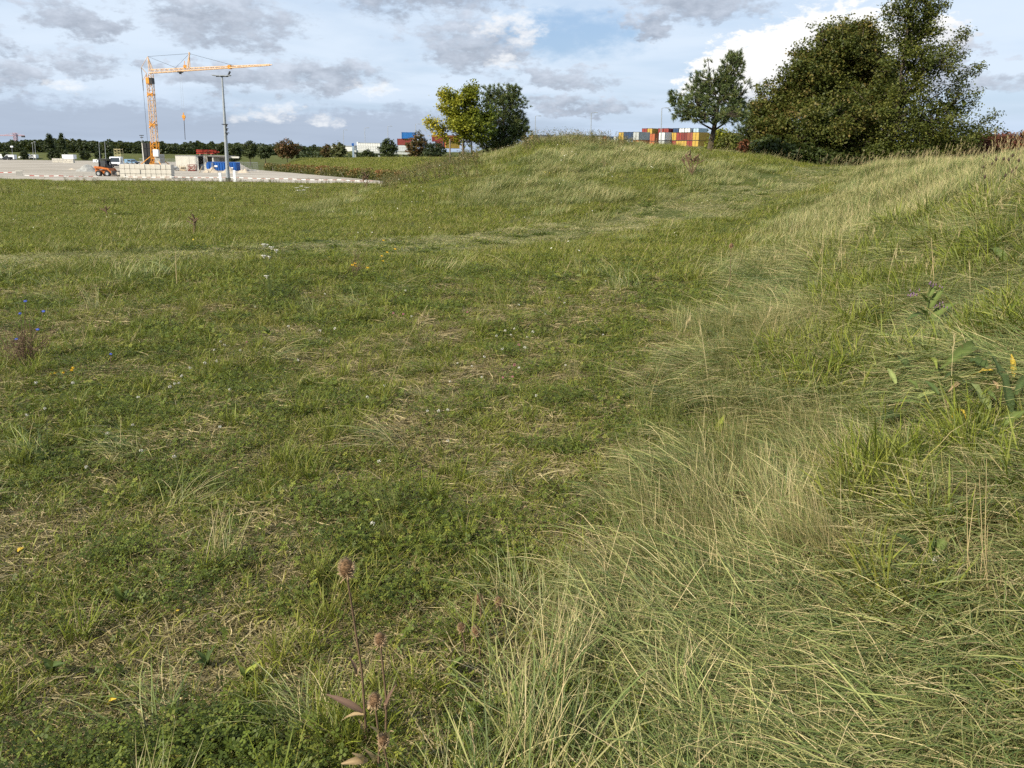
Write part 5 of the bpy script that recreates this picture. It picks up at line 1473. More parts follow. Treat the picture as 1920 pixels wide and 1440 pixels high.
def white_hall():
    Y = 262; k = Y / 1562; b0 = gx(693, 297, Y); root = tag(empty('white_hall', b0), 'plain white flat-roofed hall above the footbridge', 'building')
    top = at(693, 268.5, Y).z - b0.z; W = 41 * k
    Mw = mat_solid('white cladding', (.62, .62, .60), .6, var=.05)
    m = MB(); m.box((0, 3, top / 2), (W, 6, top)); m.build('wall', Mw, root)
    for i in range(9): m = MB(); m.box((-W / 2 + (i + .5) * W / 9, -.03, top / 2), (W / 9 - .06, .06, top - .02), bev=.01); m.build('cladding_panel', Mw, root)
    m = MB(); m.box((-W / 2 - .25, 2, top / 2 + .2), (.4, 4, top + .3)); m.build('end_wall', M_WHITE, root)
    m = MB(); m.box((0, 3, top + .06), (W + .2, 6.2, .14)); m.build('roof', M_STEEL, root)
    b0 = gx(640, 297, 300); root = tag(empty('low_hall', b0), 'long low pale hall partly hidden by the willow', 'building'); k = 300 / 1562; top = at(640, 274, 300).z - b0.z
    m = MB(); m.box((0, 3, top / 2), (50 * k, 6, top)); m.build('wall', Mw, root); m = MB(); m.box((0, 3, top + .1), (51 * k, 6.3, .25)); m.build('roof', M_STEEL, root)
    m = MB(); m.box((-3, -.03, top * .6), (3, .05, .9)); m.build('window', M_GLASS, root)


white_hall()

CON = {}
def cmat(name, c):
    if name not in CON: CON[name] = mat_solid('container ' + name, c, .55, var=.16, scale=.9, dirt=tuple(x * .6 + .03 for x in c))
    return CON[name]
CC = dict(yellow=(.44, .29, .06), navy=(.030, .060, .13), grey=(.38, .40, .40), red=(.24, .045, .038), orange=(.38, .11, .045), darkred=(.16, .035, .032), rust=(.24, .075, .05), white=(.62, .64, .64), brown=(.13, .045, .035), blue=(.02, .15, .44),
          paleblue=(.36, .47, .56), beige=(.52, .36, .20), slate=(.055, .075, .10))
_cmesh = {}
def container_mesh(L):
    """Corrugated steel box with corner posts; returns meshes for body and door (end at y = 0 facing -y, length along +y)."""
    if L in _cmesh: return _cmesh[L]
    W, H = 2.44, 2.59; m = MB(); n = int(L / .3)
    for sx in (-1, 1):
        V, Fq = [], []
        for i in range(n * 2 + 1):
            y = .1 + (L - .2) * i / (2 * n); x = sx * (W / 2 - (.015 if (i // 1) % 2 == 0 else .06)); V += [(x, y, .14), (x, y, H - .1)]
        for i in range(n * 2): Fq.append((2 * i, 2 * i + 2, 2 * i + 3, 2 * i + 1) if sx > 0 else (2 * i + 1, 2 * i + 3, 2 * i + 2, 2 * i))
        m.add(V, Fq)
        for y in (.08, L - .08): m.box((sx * (W / 2 - .08), y, H / 2), (.16, .16, H))
        for z in (.08, H - .06): m.box((sx * (W / 2 - .06), L / 2, z), (.12, L - .3, .16 if z < 1 else .11))
    m.box((0, L / 2, H - .05), (W - .2, L - .1, .05)); m.box((0, L / 2, .1), (W - .2, L - .1, .05)); m.box((0, L - .06, H / 2), (W - .3, .06, H - .2))
    for z in (.08, H - .06): m.box((0, .06, z), (W - .3, .12, .14))
    b = m.build('body', M_WHITE); d = MB()
    for sx in (-1, 1):
        d.box((sx * .53, .05, H / 2), (1.03, .06, H - .3), bev=.01)
        for q in (.25, .72): d.tube([(sx * q, 0.0, .2), (sx * q, 0.0, H - .2)], .03, 5)
        d.box((sx * .3, .0, 1.2), (.18, .08, .1))
    dd = d.build('door', M_WHITE)
    _cmesh[L] = (b.data, dd.data)
    for o in (b, dd): bpy.data.objects.remove(o)
    return _cmesh[L]


def trim_mesh(L):
    m = MB(); W, H = 2.44, 2.59
    for sx in (-1, 1):
        for z in (.03, H - .03): m.box((sx * (W / 2 - .08), .05, z), (.2, .2, .16)); m.box((sx * (W / 2 - .08), L - .05, z), (.2, .2, .16))
        m.box((sx * W / 2, L / 2, .05), (.06, L - .2, .1)); m.box((sx * (W / 2 - .02), 0, H / 2), (.09, .06, H - .3))
    m.box((0, -.01, .05), (W - .3, .06, .1)); m.box((0, -.01, H - .05), (W - .3, .06, .08)); m.box((0, -.01, H / 2), (.07, .05, H - .3))
    o = m.build('corner_frame', M_DARK); me = o.data; bpy.data.objects.remove(o); return me


def container(label, px, Y, z, colname, rz=R(46), L=6.06, group='stacked shipping containers'):
    """px: where the left edge of the door end is seen."""
    p = at(px, 280, Y)
    # origin at the middle of the end face; the end face runs from its left edge along (cos, -sin)
    c = Vector((p.x + math.cos(rz) * 1.22, Y - math.sin(rz) * 1.22, z))
    bm, dm = container_mesh(L); M = cmat(colname, CC[colname])
    root = tag(empty('shipping_container', c, -rz), label, 'container', group)
    for nm, me in (('body', bm), ('door', dm)):
        key = (nm, L, colname)
        if key not in _cmesh:
            q = me.copy(); q.materials.clear(); q.materials.append(M); _cmesh[key] = q
        o = bpy.data.objects.new(nm, _cmesh[key]); COL.objects.link(o); o.parent = root
        if nm == 'body':
            if ('trim', L) not in _cmesh: _cmesh[('trim', L)] = trim_mesh(L)
            o = bpy.data.objects.new('corner_frame', _cmesh[('trim', L)]); COL.objects.link(o); o.parent = root


YD = 5.4
def containers():
    Xc = lambda q: 980 + q / 4.364
    l1, l2, l3 = YD + .02, YD + 2.63, YD + 5.24
    front = [(780, 'yellow', 'yellow container at the left end of the nearer stack row'), (820, 'navy', 'navy container right next to the yellow one at the left end'), (858, 'navy', 'navy container between the other navy one and the grey container'), (898, 'grey', 'light grey container showing its whole side at the row end')]
    for i, (q, c, lb) in enumerate(front): container(lb, Xc(q), 286 - i * 1.75, l2, c)
    for i, (q, c, lb) in enumerate(front): container(('red', 'grey', 'blue', 'orange')[i] + ' container beneath the ' + ('yellow end container', 'left navy container', 'right navy container', 'light grey long container')[i], Xc(q), 286 - i * 1.75, l1, ('red', 'grey', 'blue', 'orange')[i])
    mid = [(1155, 'red', 'red container left of the narrow yellow end in the near row'), (1203, 'yellow', 'yellow container end squeezed between red containers'), (1250, 'red', 'first of three red container ends side by side'), (1292, 'darkred', 'middle one of three red container ends side by side'), (1337, 'rust', 'third of three red container ends, touching the wide yellow one'), (1383, 'yellow', 'wide yellow container turned to show its side left of the pine trunk')]
    for i, (q, c, lb) in enumerate(mid): container(lb, Xc(q), 284 - i * 1.75, l2, c)
    low = [(1155, 'brown', 'brown container at the bottom of the near stack'), (1203, 'red', 'red container in the bottom layer under the yellow end'), (1250, 'yellow', 'orange-yellow container in the bottom layer under the red ends'), (1292, 'yellow', 'yellow container in the bottom layer next to the orange-yellow one'), (1337, 'red', 'red container in the bottom layer beside the wide yellow one'), (1383, 'yellow', 'yellow container under the wide yellow container')]
    for i, (q, c, lb) in enumerate(low): container(lb, Xc(q), 284 - i * 1.75, l1, c)
    container('white container standing in front of the red ones', Xc(1108), 281, l2, 'white'); container('pale container under the white container in front', Xc(1108), 281, l1, 'grey')
    container('orange-red container behind the row with its long side in view', Xc(1030), 300, l2, 'orange'); container('orange container under the orange-red long side', Xc(1030), 300, l1, 'orange')
    up = [(968, 'red', 'small dark red container on top at the left of the upper layer'), (1010, 'yellow', 'orange-yellow container in the upper layer behind the lamp post'), (1100, 'red', 'red container in the upper layer, left of two'), (1142, 'red', 'red container in the upper layer, right of two'), (1222, 'navy', 'navy container in the upper layer beside the white ones'), (1270, 'white', 'white container in the upper layer, left of two'), (1316, 'white', 'white container in the upper layer, right of two'), (1385, 'paleblue', 'pale blue-grey container behind the pine trunk in the upper layer')]
    for i, (q, c, lb) in enumerate(up):
        container(lb, Xc(q), 328 - i * 1.5, l3, c)
        container(lb.replace('in the upper layer', 'one layer down').replace('on top at the left of the upper layer', 'under the top one at the left'), Xc(q), 328 - i * 1.5, l2, ('red', 'navy', 'grey', 'orange', 'blue', 'red', 'brown', 'yellow')[i])
    container('dark brown container right of the young pine trunk', Xc(1575), 280, l2, 'brown'); container('dark brown container right of the young pine trunk, the lower one', Xc(1575), 280, l1, 'brown')
    container('long dark brown container seen between pine trunk and dark pine', Xc(1628), 275, l2, 'brown'); 
    far = [(50, 'beige', 'beige container end just right of the bushy pine', R(46)), (86, 'navy', 'blue container side behind the left shoulder of the mound', R(75)), (120, 'navy', 'second blue container side half hidden by the mound', R(75)), (385, 'red', 'red container peeping over the mound', R(75)), (470, 'navy', 'dark navy container end left of the slate one', R(60)), (505, 'slate', 'slate coloured container side right of the mound lamp post', R(75)), (545, 'slate', 'slate container following the first slate one', R(75)),
           (610, 'white', 'white container at the far end left of the orange one', R(46)), (644, 'orange', 'orange container far behind the mound', R(60)), (682, 'navy', 'navy container far behind the mound right of the orange one', R(75)), (730, 'white', 'white container far behind the mound next to the yellow one', R(60))]
    for i, (q, c, lb, rz) in enumerate(far): container(lb, Xc(q), 345 - i * 1.0, l2 - (.4 if q > 600 else 0), c, rz) 
    for i, (q, c, lb, rz) in enumerate(far): container(lb + ', one below', Xc(q), 345 - i * 1.0, l1 - (.4 if q > 600 else 0), ('red', 'navy', 'grey', 'blue')[i % 4], rz)
    Xl = lambda q: 560 + q / 6.4
    g = zat(-45, 352)
    left = [(1185, 1, 'red', 'red container with its long side in view left of the red-brown tree', R(80)), (1240, 2, 'blue', 'bright blue container on top of the red one', R(80)), (1190, 0, 'white', 'white container under the red one by the footbridge', R(80)), (1600, 1, 'red', 'dark red container left of the small blue end', R(75)), (1712, 1, 'blue', 'small bright blue container end beside the yellow oak', R(30)), (1748, 1, 'orange', 'orange-red container behind the yellow oak', R(60)),
            (1742, 0, 'yellow', 'yellow container under the orange-red one behind the oak', R(60)), (1690, 0, 'blue', 'blue container in the lower layer left of the yellow one', R(46)), (1640, 0, 'red', 'red container in the lower layer beside the blue one', R(75))]
    for i, (q, l, c, lb, rz) in enumerate(left): container(lb, Xl(q), 352 - (i % 3) * .01 if i < 3 else 345, g + l * 2.61 + (.0 if i < 3 else 1.5) + .02, c, rz, group='containers left of the oak')


containers()


def small_things():
    b0 = gx(603, 326, 121); root = tag(empty('info_sign', b0), 'small blank white sign on a post in front of the hedge', 'sign')
    m = MB(); m.tube([(0, 0, -.1), (0, 0, .95)], .03, 6); m.build('post', M_STEEL, root); m = MB(); m.box((0, -.04, .86), (.5, .03, .3), bev=.005); m.build('plate', M_WHITE, root)
    for (px, yt, yb, Y, lb, tw) in ((844, 261, 309, 73, 'left wooden stake of the yellow oak, standing apart', .0), (867.5, 262, 303, 75.5, 'middle wooden stake with a dark cross strap at the oak trunk', 1.0), (884, 266, 300, 79, 'right wooden stake of the yellow oak beside the blue bin', 0)):
        p = gx(px, yb, Y); top = at(px, yt, Y); root = tag(empty('tree_stake', p), lb, 'stake', 'stakes round the yellow oak'); h = top.z - p.z
        m = MB(); m.tube([(0, 0, -.2), (0, 0, h)], [.065, .06], 8); m.build('post', M_STAKE if px != 884 else M_BARK, root)
        if tw: m = MB(); m.box((.35, .3, h - .12), (1.0, .05, .14)); m.build('strap', M_DARK, root)
    b0 = gx(881, 297, 83); root = tag(empty('blue_bin', b0), 'low blue bin with a white mark behind the oak stakes', 'bin')
    m = MB(); m.prism([(-.36, .05), (.36, .05), (.42, .42), (-.42, .42)], -.3, .3); m.build('body', M_BLUE, root); m = MB(); m.box((0, 0, .46), (.9, .66, .07), bev=.02); m.build('lid', M_BLUE, root); m = MB(); m.box((-.12, -.33, .25), (.16, .02, .14)); m.build('marking', M_WHITE, root)
    Y = 420; b0 = gx(1864, 262, Y); t = at(1864, 246, Y); root = tag(empty('water_tower', b0), 'small mushroom shaped water tower far off above the red bushes', 'tower'); h = t.z - b0.z; k = Y / 1562
    m = MB(); m.lathe([(2.2 * k, 0), (1.5 * k, h * .5), (1.6 * k, h - 4 * k)], 14); m.build('shaft', M_CONC2, root, True)
    m = MB(); m.lathe([(1.6 * k, h - 4 * k), (4.2 * k, h - 2.2 * k), (4.4 * k, h - 1 * k), (3.0 * k, h), (0, h + .3)], 16); m.build('tank', M_CONC2, root, True)
    Y = 150; b0 = gx(1919, 262, Y); t = at(1919, 245, Y); root = tag(empty('red_hoarding', b0), 'red upright board cut off by the right edge above the red bushes', 'board'); h = t.z - b0.z
    m = MB(); m.box((.2, 0, h * .72), (.95, .08, h * .56), bev=.01); m.build('board', mat_solid('bright red board', (.60, .05, .02), .5), root); m = MB(); m.bar((0, .1, 0), (0, .1, h * .9), .06); m.bar((.5, .1, 0), (.5, .1, h * .9), .06); m.build('post', M_STEEL, root)


small_things()

# ================================================================== plants one can pick out in the meadow
def mat_plain_leaf(name, c, c2=None, trans=.25):
    return mat_leaf(name, [(0.0, tuple(x * .75 for x in c)), (1.0, c2 or tuple(x * 1.25 for x in c))], trans=trans, patch=.35, pscale=14, tone=.2, rough=.65, spec=.15, dry=((.16, .11, .045), 22, .56, .72, .8))
L_GREEN = mat_plain_leaf('broad leaf green', (.090, .120, .032)); L_DARK = mat_plain_leaf('broad leaf dark green', (.056, .082, .026)); L_PALE = mat_plain_leaf('pale leaf underside', (.19, .22, .075))
L_YELLOW = mat_plain_leaf('yellowed leaf', (.40, .28, .035)); L_LIME = mat_plain_leaf('yellow-green leaf', (.19, .215, .04)); L_TAN = mat_plain_leaf('withered tan leaf', (.28, .20, .11)); L_PURPLE = mat_plain_leaf('withered purplish leaf', (.12, .075, .055))
M_STEM = mat_solid('green stem', (.085, .11, .03), .7); M_STEMB = mat_solid('brown stem', (.13, .085, .05), .8); M_PETW = mat_solid('white petals', (.60, .575, .50), .7, var=.2); M_PETP = mat_solid('pink petals', (.50, .16, .24), .7)
M_PETB = mat_solid('blue petals', (.14, .20, .62), .7); M_PETY = mat_solid('yellow petals', (.66, .42, .02), .7); M_PETV = mat_solid('purple petals', (.17, .10, .17), .7); M_TEASEL = mat_solid('teasel head brown', (.15, .088, .045), .9, var=.35, scale=60)
M_SPINE = mat_solid('teasel spines', (.38, .27, .16), .8); M_SEED = mat_solid('dark seed heads', (.060, .040, .028), .9)


def leaf_part(root, P0, P1, w, mat, arch=.15, roll=0.0, name='leaf', wave=.12):
    """A broad leaf with a midrib fold from P0 to P1 (world), width w, arching upward."""
    P0, P1 = Vector(P0), Vector(P1); d = P1 - P0; L = d.length; d.normalize()
    up = Vector((0, -.35, 1)); up = (up - d * up.dot(d)).normalized(); s = d.cross(up).normalized()
    cs, sn = math.cos(roll), math.sin(roll); s, up = s * cs + up * sn, up * cs - s * sn
    nl, nw = 9, 5; V, T = [], []
    ph = rng.uniform(0, 6)
    for i in range(nl):
        t = i / (nl - 1)
        c = P0 + d * (L * t) + up * (arch * L * 4 * t * (1 - t) * (1 - .3 * t))
        hw = w * .5 * (math.sin(math.pi * min(1, (t * .93 + .07)) ** .8)) ** .8 if t < .999 else .002
        hw = max(hw, .0015 if t > 0 else w * .05)
        for j in range(nw):
            v = j / (nw - 1) * 2 - 1
            V.append(c + s * (hw * v) + up * (abs(v) * hw * .35 + wave * hw * math.sin(t * 17 + ph + v * 1.5) * abs(v))); T.append(.5 + .4 * (1 - abs(v)) if abs(v) > .1 else 1.0)
    i = np.arange(nl - 1)[:, None] * nw + np.arange(nw - 1)[None, :]
    Fq = np.stack([i, i + 1, i + nw + 1, i + nw], -1).reshape(-1, 4)
    l = root.location
    return mesh_np(name, [(v.x - l.x, v.y - l.y, v.z - l.z) for v in V], Fq, mat, root, tint=T, smooth=True)


def seen(px, py, Y): return at(px, py, Y)
def mpp(Y): return Y / 1500.0 * 1.05


def teasel(px, py, r_px, base, label, Y, mat_leaves=True, open_=False):
    """Dried teasel: head centre seen at (px, py), stem foot at base px on the ground."""
    h = seen(px, py, Y); b0 = Vector((seen(base[0], base[1], Y).x, Y, 0)); b0.z = zat(b0.x, Y)
    root = tag(empty('teasel', b0), label, 'teasel'); k = mpp(Y); r = r_px * k; H = r * 1.45
    m = MB(); m.tube([b0 - Vector((0, 0, .03)), b0.lerp(h, .45) + Vector((.01, 0, 0)), h - Vector((0, 0, H * .8))], [.0045, .0038, .003], 6); finish(m, 'stem', M_STEMB, root)
    m = MB(); m.lathe([(0, -H), (r * .55, -H * .85), (r * .95, -H * .3), (r, .1 * H), (r * .75, .65 * H), (r * .3, .95 * H), (0, H)], 14, h); hd = finish(m, 'seed_head', M_TEASEL, root, True)
    V = []; n = 420
    ca = rng.uniform(-.95, .95, n); a = rng.uniform(0, 6.28, n)
    for i in range(n):
        rr = r * math.sqrt(max(0, 1 - ca[i] ** 2)); p = h + Vector((rr * math.cos(a[i]), rr * math.sin(a[i]), H * ca[i])); o = Vector((math.cos(a[i]) * rr, math.sin(a[i]) * rr, H * ca[i] * .6 + r * .4)).normalized()
        s = o.orthogonal() * (.00045 + r * .02); V += [p - s, p + s, p + o * r * rng.uniform(.25, .62)]
    l = root.location
    sp = mesh_np('spines', [(v.x - l.x, v.y - l.y, v.z - l.z) for v in V], np.arange(3 * n).reshape(-1, 3), M_SPINE, None); sp.parent = hd; sp['kind'] = 'stuff'
    for i in range(6):
        q = i / 6 * 6.28; e = Vector((math.cos(q), math.sin(q), -.15 + .5 * (i % 2)))
        leaf_part(root, h - Vector((0, 0, H)), h - Vector((0, 0, H)) + e * r * 1.5, r * .22, L_TAN, .2, name='bract')
    return root, b0, h


TE = [(650, 1066, 13.5, (688, 1390), 'tall brown teasel head on a dark stem, the largest one', 1.95), (713, 1199, 10, (722, 1405), 'middle sized brown teasel head below and right of the largest one', 1.95),
      (703, 1314, 11.5, (706, 1430), 'bristly teasel head low above the withered leaves', 1.85), (719, 1388, 10, (722, 1450), 'pale hollow teasel head lowest of the group', 1.78),
      (865, 1176, 6.5, (868, 1262), 'small round teasel head, left one of the nearer pair right of the group', 2.35), (892, 1183, 7.5, (897, 1262), 'small round teasel head, right one of the nearer pair', 2.35),
      (898, 1122, 6.5, (897, 1205), 'small fuzzy teasel head, left one of the farther pair', 2.6), (935, 1127, 6.5, (937, 1210), 'small fuzzy teasel head, right one of the farther pair', 2.6),
      (1017 * .365 + 1000, 605 * .365 + 240, 3.0, (1371, 492), 'lone small brown teasel head far up at the foot of the bank', 10.5)]
for i, (px, py, r_, b_, lb, Y) in enumerate(TE):
    root, b0, h = teasel(px, py, r_, b_, lb, Y)
    if i == 0:
        for (p0, p1, w, mt) in (((680, 1335), (612, 1302), 15, L_PURPLE), ((682, 1340), (640, 1352), 12, L_TAN), ((690, 1330), (700, 1305), 14, L_TAN), ((686, 1388), (672, 1348), 16, L_TAN), ((668, 1265), (655, 1232), 9, L_PURPLE), ((668, 1268), (676, 1250), 8, L_TAN)):
            leaf_part(root, seen(*p0, Y), seen(*p1, Y + .02), w * mpp(Y), mt, .12, rng.uniform(-.5, .5))
    if i == 1:
        for (p0, p1, w, mt) in (((722, 1330), (742, 1285), 10, L_PURPLE), ((720, 1322), (734, 1312), 9, L_TAN)): leaf_part(root, seen(*p0, Y), seen(*p1, Y), w * mpp(Y), mt, .1)
    if i == 3:
        for (p0, p1, w) in (((690, 1425), (640, 1432), 16), ((682, 1428), (660, 1412), 12), ((700, 1430), (684, 1405), 12), ((706, 1380), (694, 1362), 10), ((730, 1384), (738, 1372), 9)): leaf_part(root, seen(*p0, Y), seen(*p1, Y - .02), w * mpp(Y), L_TAN, .25, .4)


def leafy(name, label, cat, base, leaves, lift=0.0, dY=0.0, flat=False):
    g = hit(*base); root = tag(empty(name, g), label, cat); Y = g.y + dY; k = g.length / 1500
    k = (Vector((g.x, g.y, g.z - CAM_Z)).length) / 1560
    for (x0, y0, x1, y1, w, mt, ar) in leaves:
        Ya = Y - .03; P0, P1 = seen(x0, y0, Ya), seen(x1, y1, Ya + rng.uniform(-.05, .02))
        if flat:                                                       # leaves sprawling over the grass of the slope
            cp = Vector((0, 0, CAM_Z)); P0 = cp + (hit(x0, y0) - cp) * rng.uniform(.925, .945); P1 = cp + (hit(x1, y1) - cp) * rng.uniform(.905, .935)
        for P in (P0, P1):
            gz = zat(P.x, P.y) + .02
            if P.z < gz: P.z = gz
        leaf_part(root, P0, P1, w * k * (.86 if flat else 1), mt, ar, rng.uniform(-.45, .45), wave=.3 if flat else .15)
    return root, Y, k


leafy('dock_plant', 'broad-leaved plant with long green, pale and yellowing leaves lying on the bank', 'plant', (1810, 800),
      [(1830, 649, 1762, 692, 27, L_GREEN, .16), (1852, 770, 1771, 706, 28, L_PALE, .10), (1894, 776, 1852, 657, 22, L_DARK, .04), (1834, 830, 1866, 798, 26, L_DARK, .3), (1900, 706, 1896, 664, 11, L_YELLOW, .05), (1825, 707, 1862, 694, 14, L_YELLOW, .1),
       (1663, 757, 1735, 757, 12, L_GREEN, .06), (1720, 748, 1762, 736, 14, L_PALE, .1), (1742, 674, 1757, 692, 12, L_LIME, .1), (1772, 768, 1774, 740, 10, L_TAN, .05), (1782, 794, 1812, 788, 9, L_YELLOW, .5), (1850, 690, 1810, 673, 26, L_DARK, .1),
       (1700, 690, 1668, 668, 20, L_DARK, .1), (1680, 720, 1664, 690, 12, L_PALE, .1), (1880, 800, 1925, 770, 18, L_GREEN, .1), (1690, 780, 1640, 790, 16, L_DARK, .12), (1820, 760, 1790, 752, 12, L_GREEN, .2), (1905, 740, 1930, 700, 14, L_DARK, .1), (1760, 740, 1735, 715, 10, L_DARK, .15), (1800, 720, 1778, 735, 9, L_TAN, .2), (1845, 740, 1868, 752, 11, L_GREEN, .15), (1788, 700, 1768, 712, 8, L_DARK, .1), (1870, 730, 1846, 720, 10, L_TAN, .3), (1720, 730, 1700, 712, 11, L_GREEN, .2), (1815, 775, 1838, 782, 9, L_PALE, .2)], flat=True)
root, Y, k = leafy('comfrey', 'upright comfrey with drooping purple flowers on the bank', 'plant', (1735, 640),
      [(1740, 600, 1704, 574, 14, L_GREEN, .15), (1735, 592, 1700, 602, 14, L_DARK, .2), (1745, 602, 1792, 568, 17, L_GREEN, .12), (1744, 578, 1772, 540, 14, L_GREEN, .1), (1740, 556, 1755, 536, 9, L_GREEN, .1), (1736, 625, 1706, 618, 13, L_DARK, .2), (1740, 622, 1772, 612, 13, L_DARK, .2), (1738, 566, 1722, 552, 9, L_GREEN, .1)])
m = MB(); g = hit(1735, 640); m.tube([g, seen(1738, 590, Y - .03), seen(1742, 543, Y - .03)], [.007, .006, .004], 6); finish(m, 'stem', M_STEM, root)
for (fx, fy) in ((1714, 551), (1748, 530), (1764, 574)):
    p = seen(fx, fy, Y - .04); m = MB(); m.tube([seen(1740, 556, Y - .03), p + Vector((0, 0, .02)), p], [.003, .003, .002], 4); finish(m, 'flower_stalk', M_STEM, root)
    m = MB()
    for i in range(11): c = p + Vector((rng.normal(0, .028), rng.normal(0, .02), rng.normal(0, .014))); m.lathe([(.0015, .006), (.0042, .0), (.005, -.009), (.003, -.011)], 6, c)
    finish(m, 'flower_cluster', M_PETV, root)['kind'] = 'stuff'
root, Y, k = leafy('comfrey', 'comfrey plant with pointed leaves and pale buds in the near long grass', 'plant', (1740, 1075),
      [(1728, 1045, 1676, 1000, 20, L_DARK, .12), (1742, 1040, 1782, 1006, 20, L_GREEN, .1), (1722, 1030, 1704, 1000, 12, L_GREEN, .1), (1752, 1048, 1800, 1040, 17, L_DARK, .15), (1748, 1058, 1792, 1072, 16, L_DARK, .2), (1735, 1055, 1690, 1062, 16, L_GREEN, .2), (1740, 1035, 1752, 1008, 11, L_DARK, .1)])
p = seen(1754, 1046, Y - .05); m = MB()
for i in range(7): m.lathe([(.002, .006), (.005, 0), (.005, -.01), (.003, -.012)], 6, p + Vector((rng.normal(0, .012), 0, rng.normal(0, .01))))
finish(m, 'flower_cluster', M_PETW, root)['kind'] = 'stuff'
leafy('comfrey', 'small dark leaved plant right of the purple flowering comfrey', 'plant', (1835, 620), [(1832, 610, 1850, 578, 12, L_GREEN, .15), (1830, 608, 1812, 585, 10, L_DARK, .15), (1834, 606, 1858, 598, 12, L_DARK, .2), (1828, 612, 1806, 606, 10, L_DARK, .2)])
leafy('yellowing_plant', 'low plant with big pale yellow-green leaves in the near corner grass', 'plant', (1812, 1205), [(1800, 1190, 1780, 1142, 30, L_LIME, .12), (1815, 1195, 1842, 1165, 26, L_LIME, .15), (1805, 1200, 1850, 1190, 22, L_GREEN, .15), (1800, 1200, 1765, 1185, 20, L_GREEN, .15)])
leafy('broad_leaf_plant', 'single upright yellow-green leaf at the foot of the bank', 'plant', (1344, 822), [(1344, 820, 1358, 778, 15, L_LIME, .05), (1346, 820, 1332, 800, 9, L_GREEN, .1)])
leafy('broad_leaf_plant', 'single bright leaf standing in the long grass left of the broad-leaved plant', 'plant', (1518, 806), [(1518, 804, 1530, 766, 13, L_LIME, .05), (1520, 802, 1505, 786, 9, L_GREEN, .1)])
leafy('broad_leaf_plant', 'dark sprawling leaves in the long grass left of the broad-leaved plant', 'plant', (1620, 850), [(1660, 850, 1590, 842, 20, L_DARK, .12), (1640, 856, 1680, 838, 16, L_DARK, .12), (1600, 852, 1570, 858, 14, L_DARK, .1)], flat=True)
leafy('broad_leaf_plant', 'pair of broad green leaves high on the bank above the flowering comfrey', 'plant', (1870, 500), [(1890, 500, 1852, 468, 16, L_GREEN, .1), (1870, 505, 1848, 490, 11, L_GREEN, .1)], flat=True)
leafy('broad_leaf_plant', 'small two-leaved sprout in the near long grass', 'plant', (1218, 1100), [(1214, 1098, 1206, 1075, 12, L_GREEN, .1), (1216, 1098, 1232, 1078, 13, L_GREEN, .1)])
leafy('fallen_leaf', 'single yellow leaf lying in the long grass at the foot of the bank', 'leaf', (1370, 640), [(1352, 637, 1390, 639, 9, L_YELLOW, .1)])
for (x, y, lb) in ((213, 1316, 'small orange leaf standing in the near meadow at lower left'), (333, 1150, 'narrow yellow leaf in the near meadow'), (40, 1033, 'small orange leaf lying near the left edge'), (985, 955, 'orange dead leaf where meadow meets long grass')): leafy('fallen_leaf', lb, 'leaf', (x, y + 4), [(x - 7, y + 6, x + 5, y - 6, 8, L_YELLOW if x != 985 else L_TAN, .15)])
for (x, y, lb) in ((100, 1262, 'rosette of ribbed green leaves at the lower left'), (390, 1250, 'rosette of ribbed green leaves in the middle of the near meadow'), (465, 1280, 'tuft of ribbed leaves left of the teasels'), (850, 1262, 'round-leaved rosette right of the teasels'), (335, 1345, 'flat rosette of pointed leaves near the lower edge'), (230, 1130, 'small rosette of strap leaves in the meadow'), (505, 630, 'pale rosette far in the meadow'), (700, 950, 'bright rosette of upright leaves in mid meadow')):
    leafy('leaf_rosette', lb, 'plant', (x, y), [(x, y - 3, x + rng.uniform(-34, 34) * (y / 1250), y - rng.uniform(4, 42) * (y / 1250), rng.uniform(8, 13) * (y / 1250), (L_GREEN, L_DARK, L_LIME)[int(rng.integers(0, 3))], .18) for i in range(6)])


# ---- flowers
def clover_proto(col, name):
    m = MB(); n = 26
    for i in range(n):
        z = rng.uniform(-.6, 1); a = rng.uniform(0, 6.28); rr = math.sqrt(max(0, 1 - z * z)); o = Vector((rr * math.cos(a), rr * math.sin(a), z)); c = o * .0065; s = o.orthogonal().normalized() * .0024; t = o.cross(s)
        m.add([c - s, c + t * .8, c + s, c - t * .8, c + o * .0030], [(0, 1, 4), (1, 2, 4), (2, 3, 4), (3, 0, 4)])
    return m.build(name, col)
ct = [clover_proto(M_PETW, 'clover_flower'), clover_proto(M_PETP, 'clover_flower')]
cst = MB(); cst.tube([(0, 0, -.09), (.004, 0, -.04), (0, 0, 0)], .0012, 4); csm = cst.build('stem', M_STEM); stem_mesh = csm.data; bpy.data.objects.remove(csm)
WH = [(423,661),(415,654),(403,671),(452,671),(497,666),(408,693),(358,706),(386,696),(343,722),(330,737),(338,736),(321,743),(262,764),(88,786),(71,736),(140,736),(54,799),(432,748),(252,818),(542,624),(761,553),(1048,567),(1058,577),(1022,599),(973,581),(772,604),(629,628),(601,632),(931,642),(947,632),(958,640),(964,628),(999,634),(988,644),(984,665),(942,669),(908,684),(885,702),(858,696),(844,732),(903,724),(973,705),(690,763),(802,790),(823,790),(840,788),(722,741),(1173,528),(1163,531),(1135,534),(1100,532),(415,822),(205,835),(268,868),(166,900),(840,848),(712,888),(330,880),(1130,640),(1060,700),(1005,760),(610,560),(560,690),(480,585),(700,1010)]
PK = [(876,596),(973,660),(961,723),(943,724),(738,598),(757,600),(464,655),(965,700)]
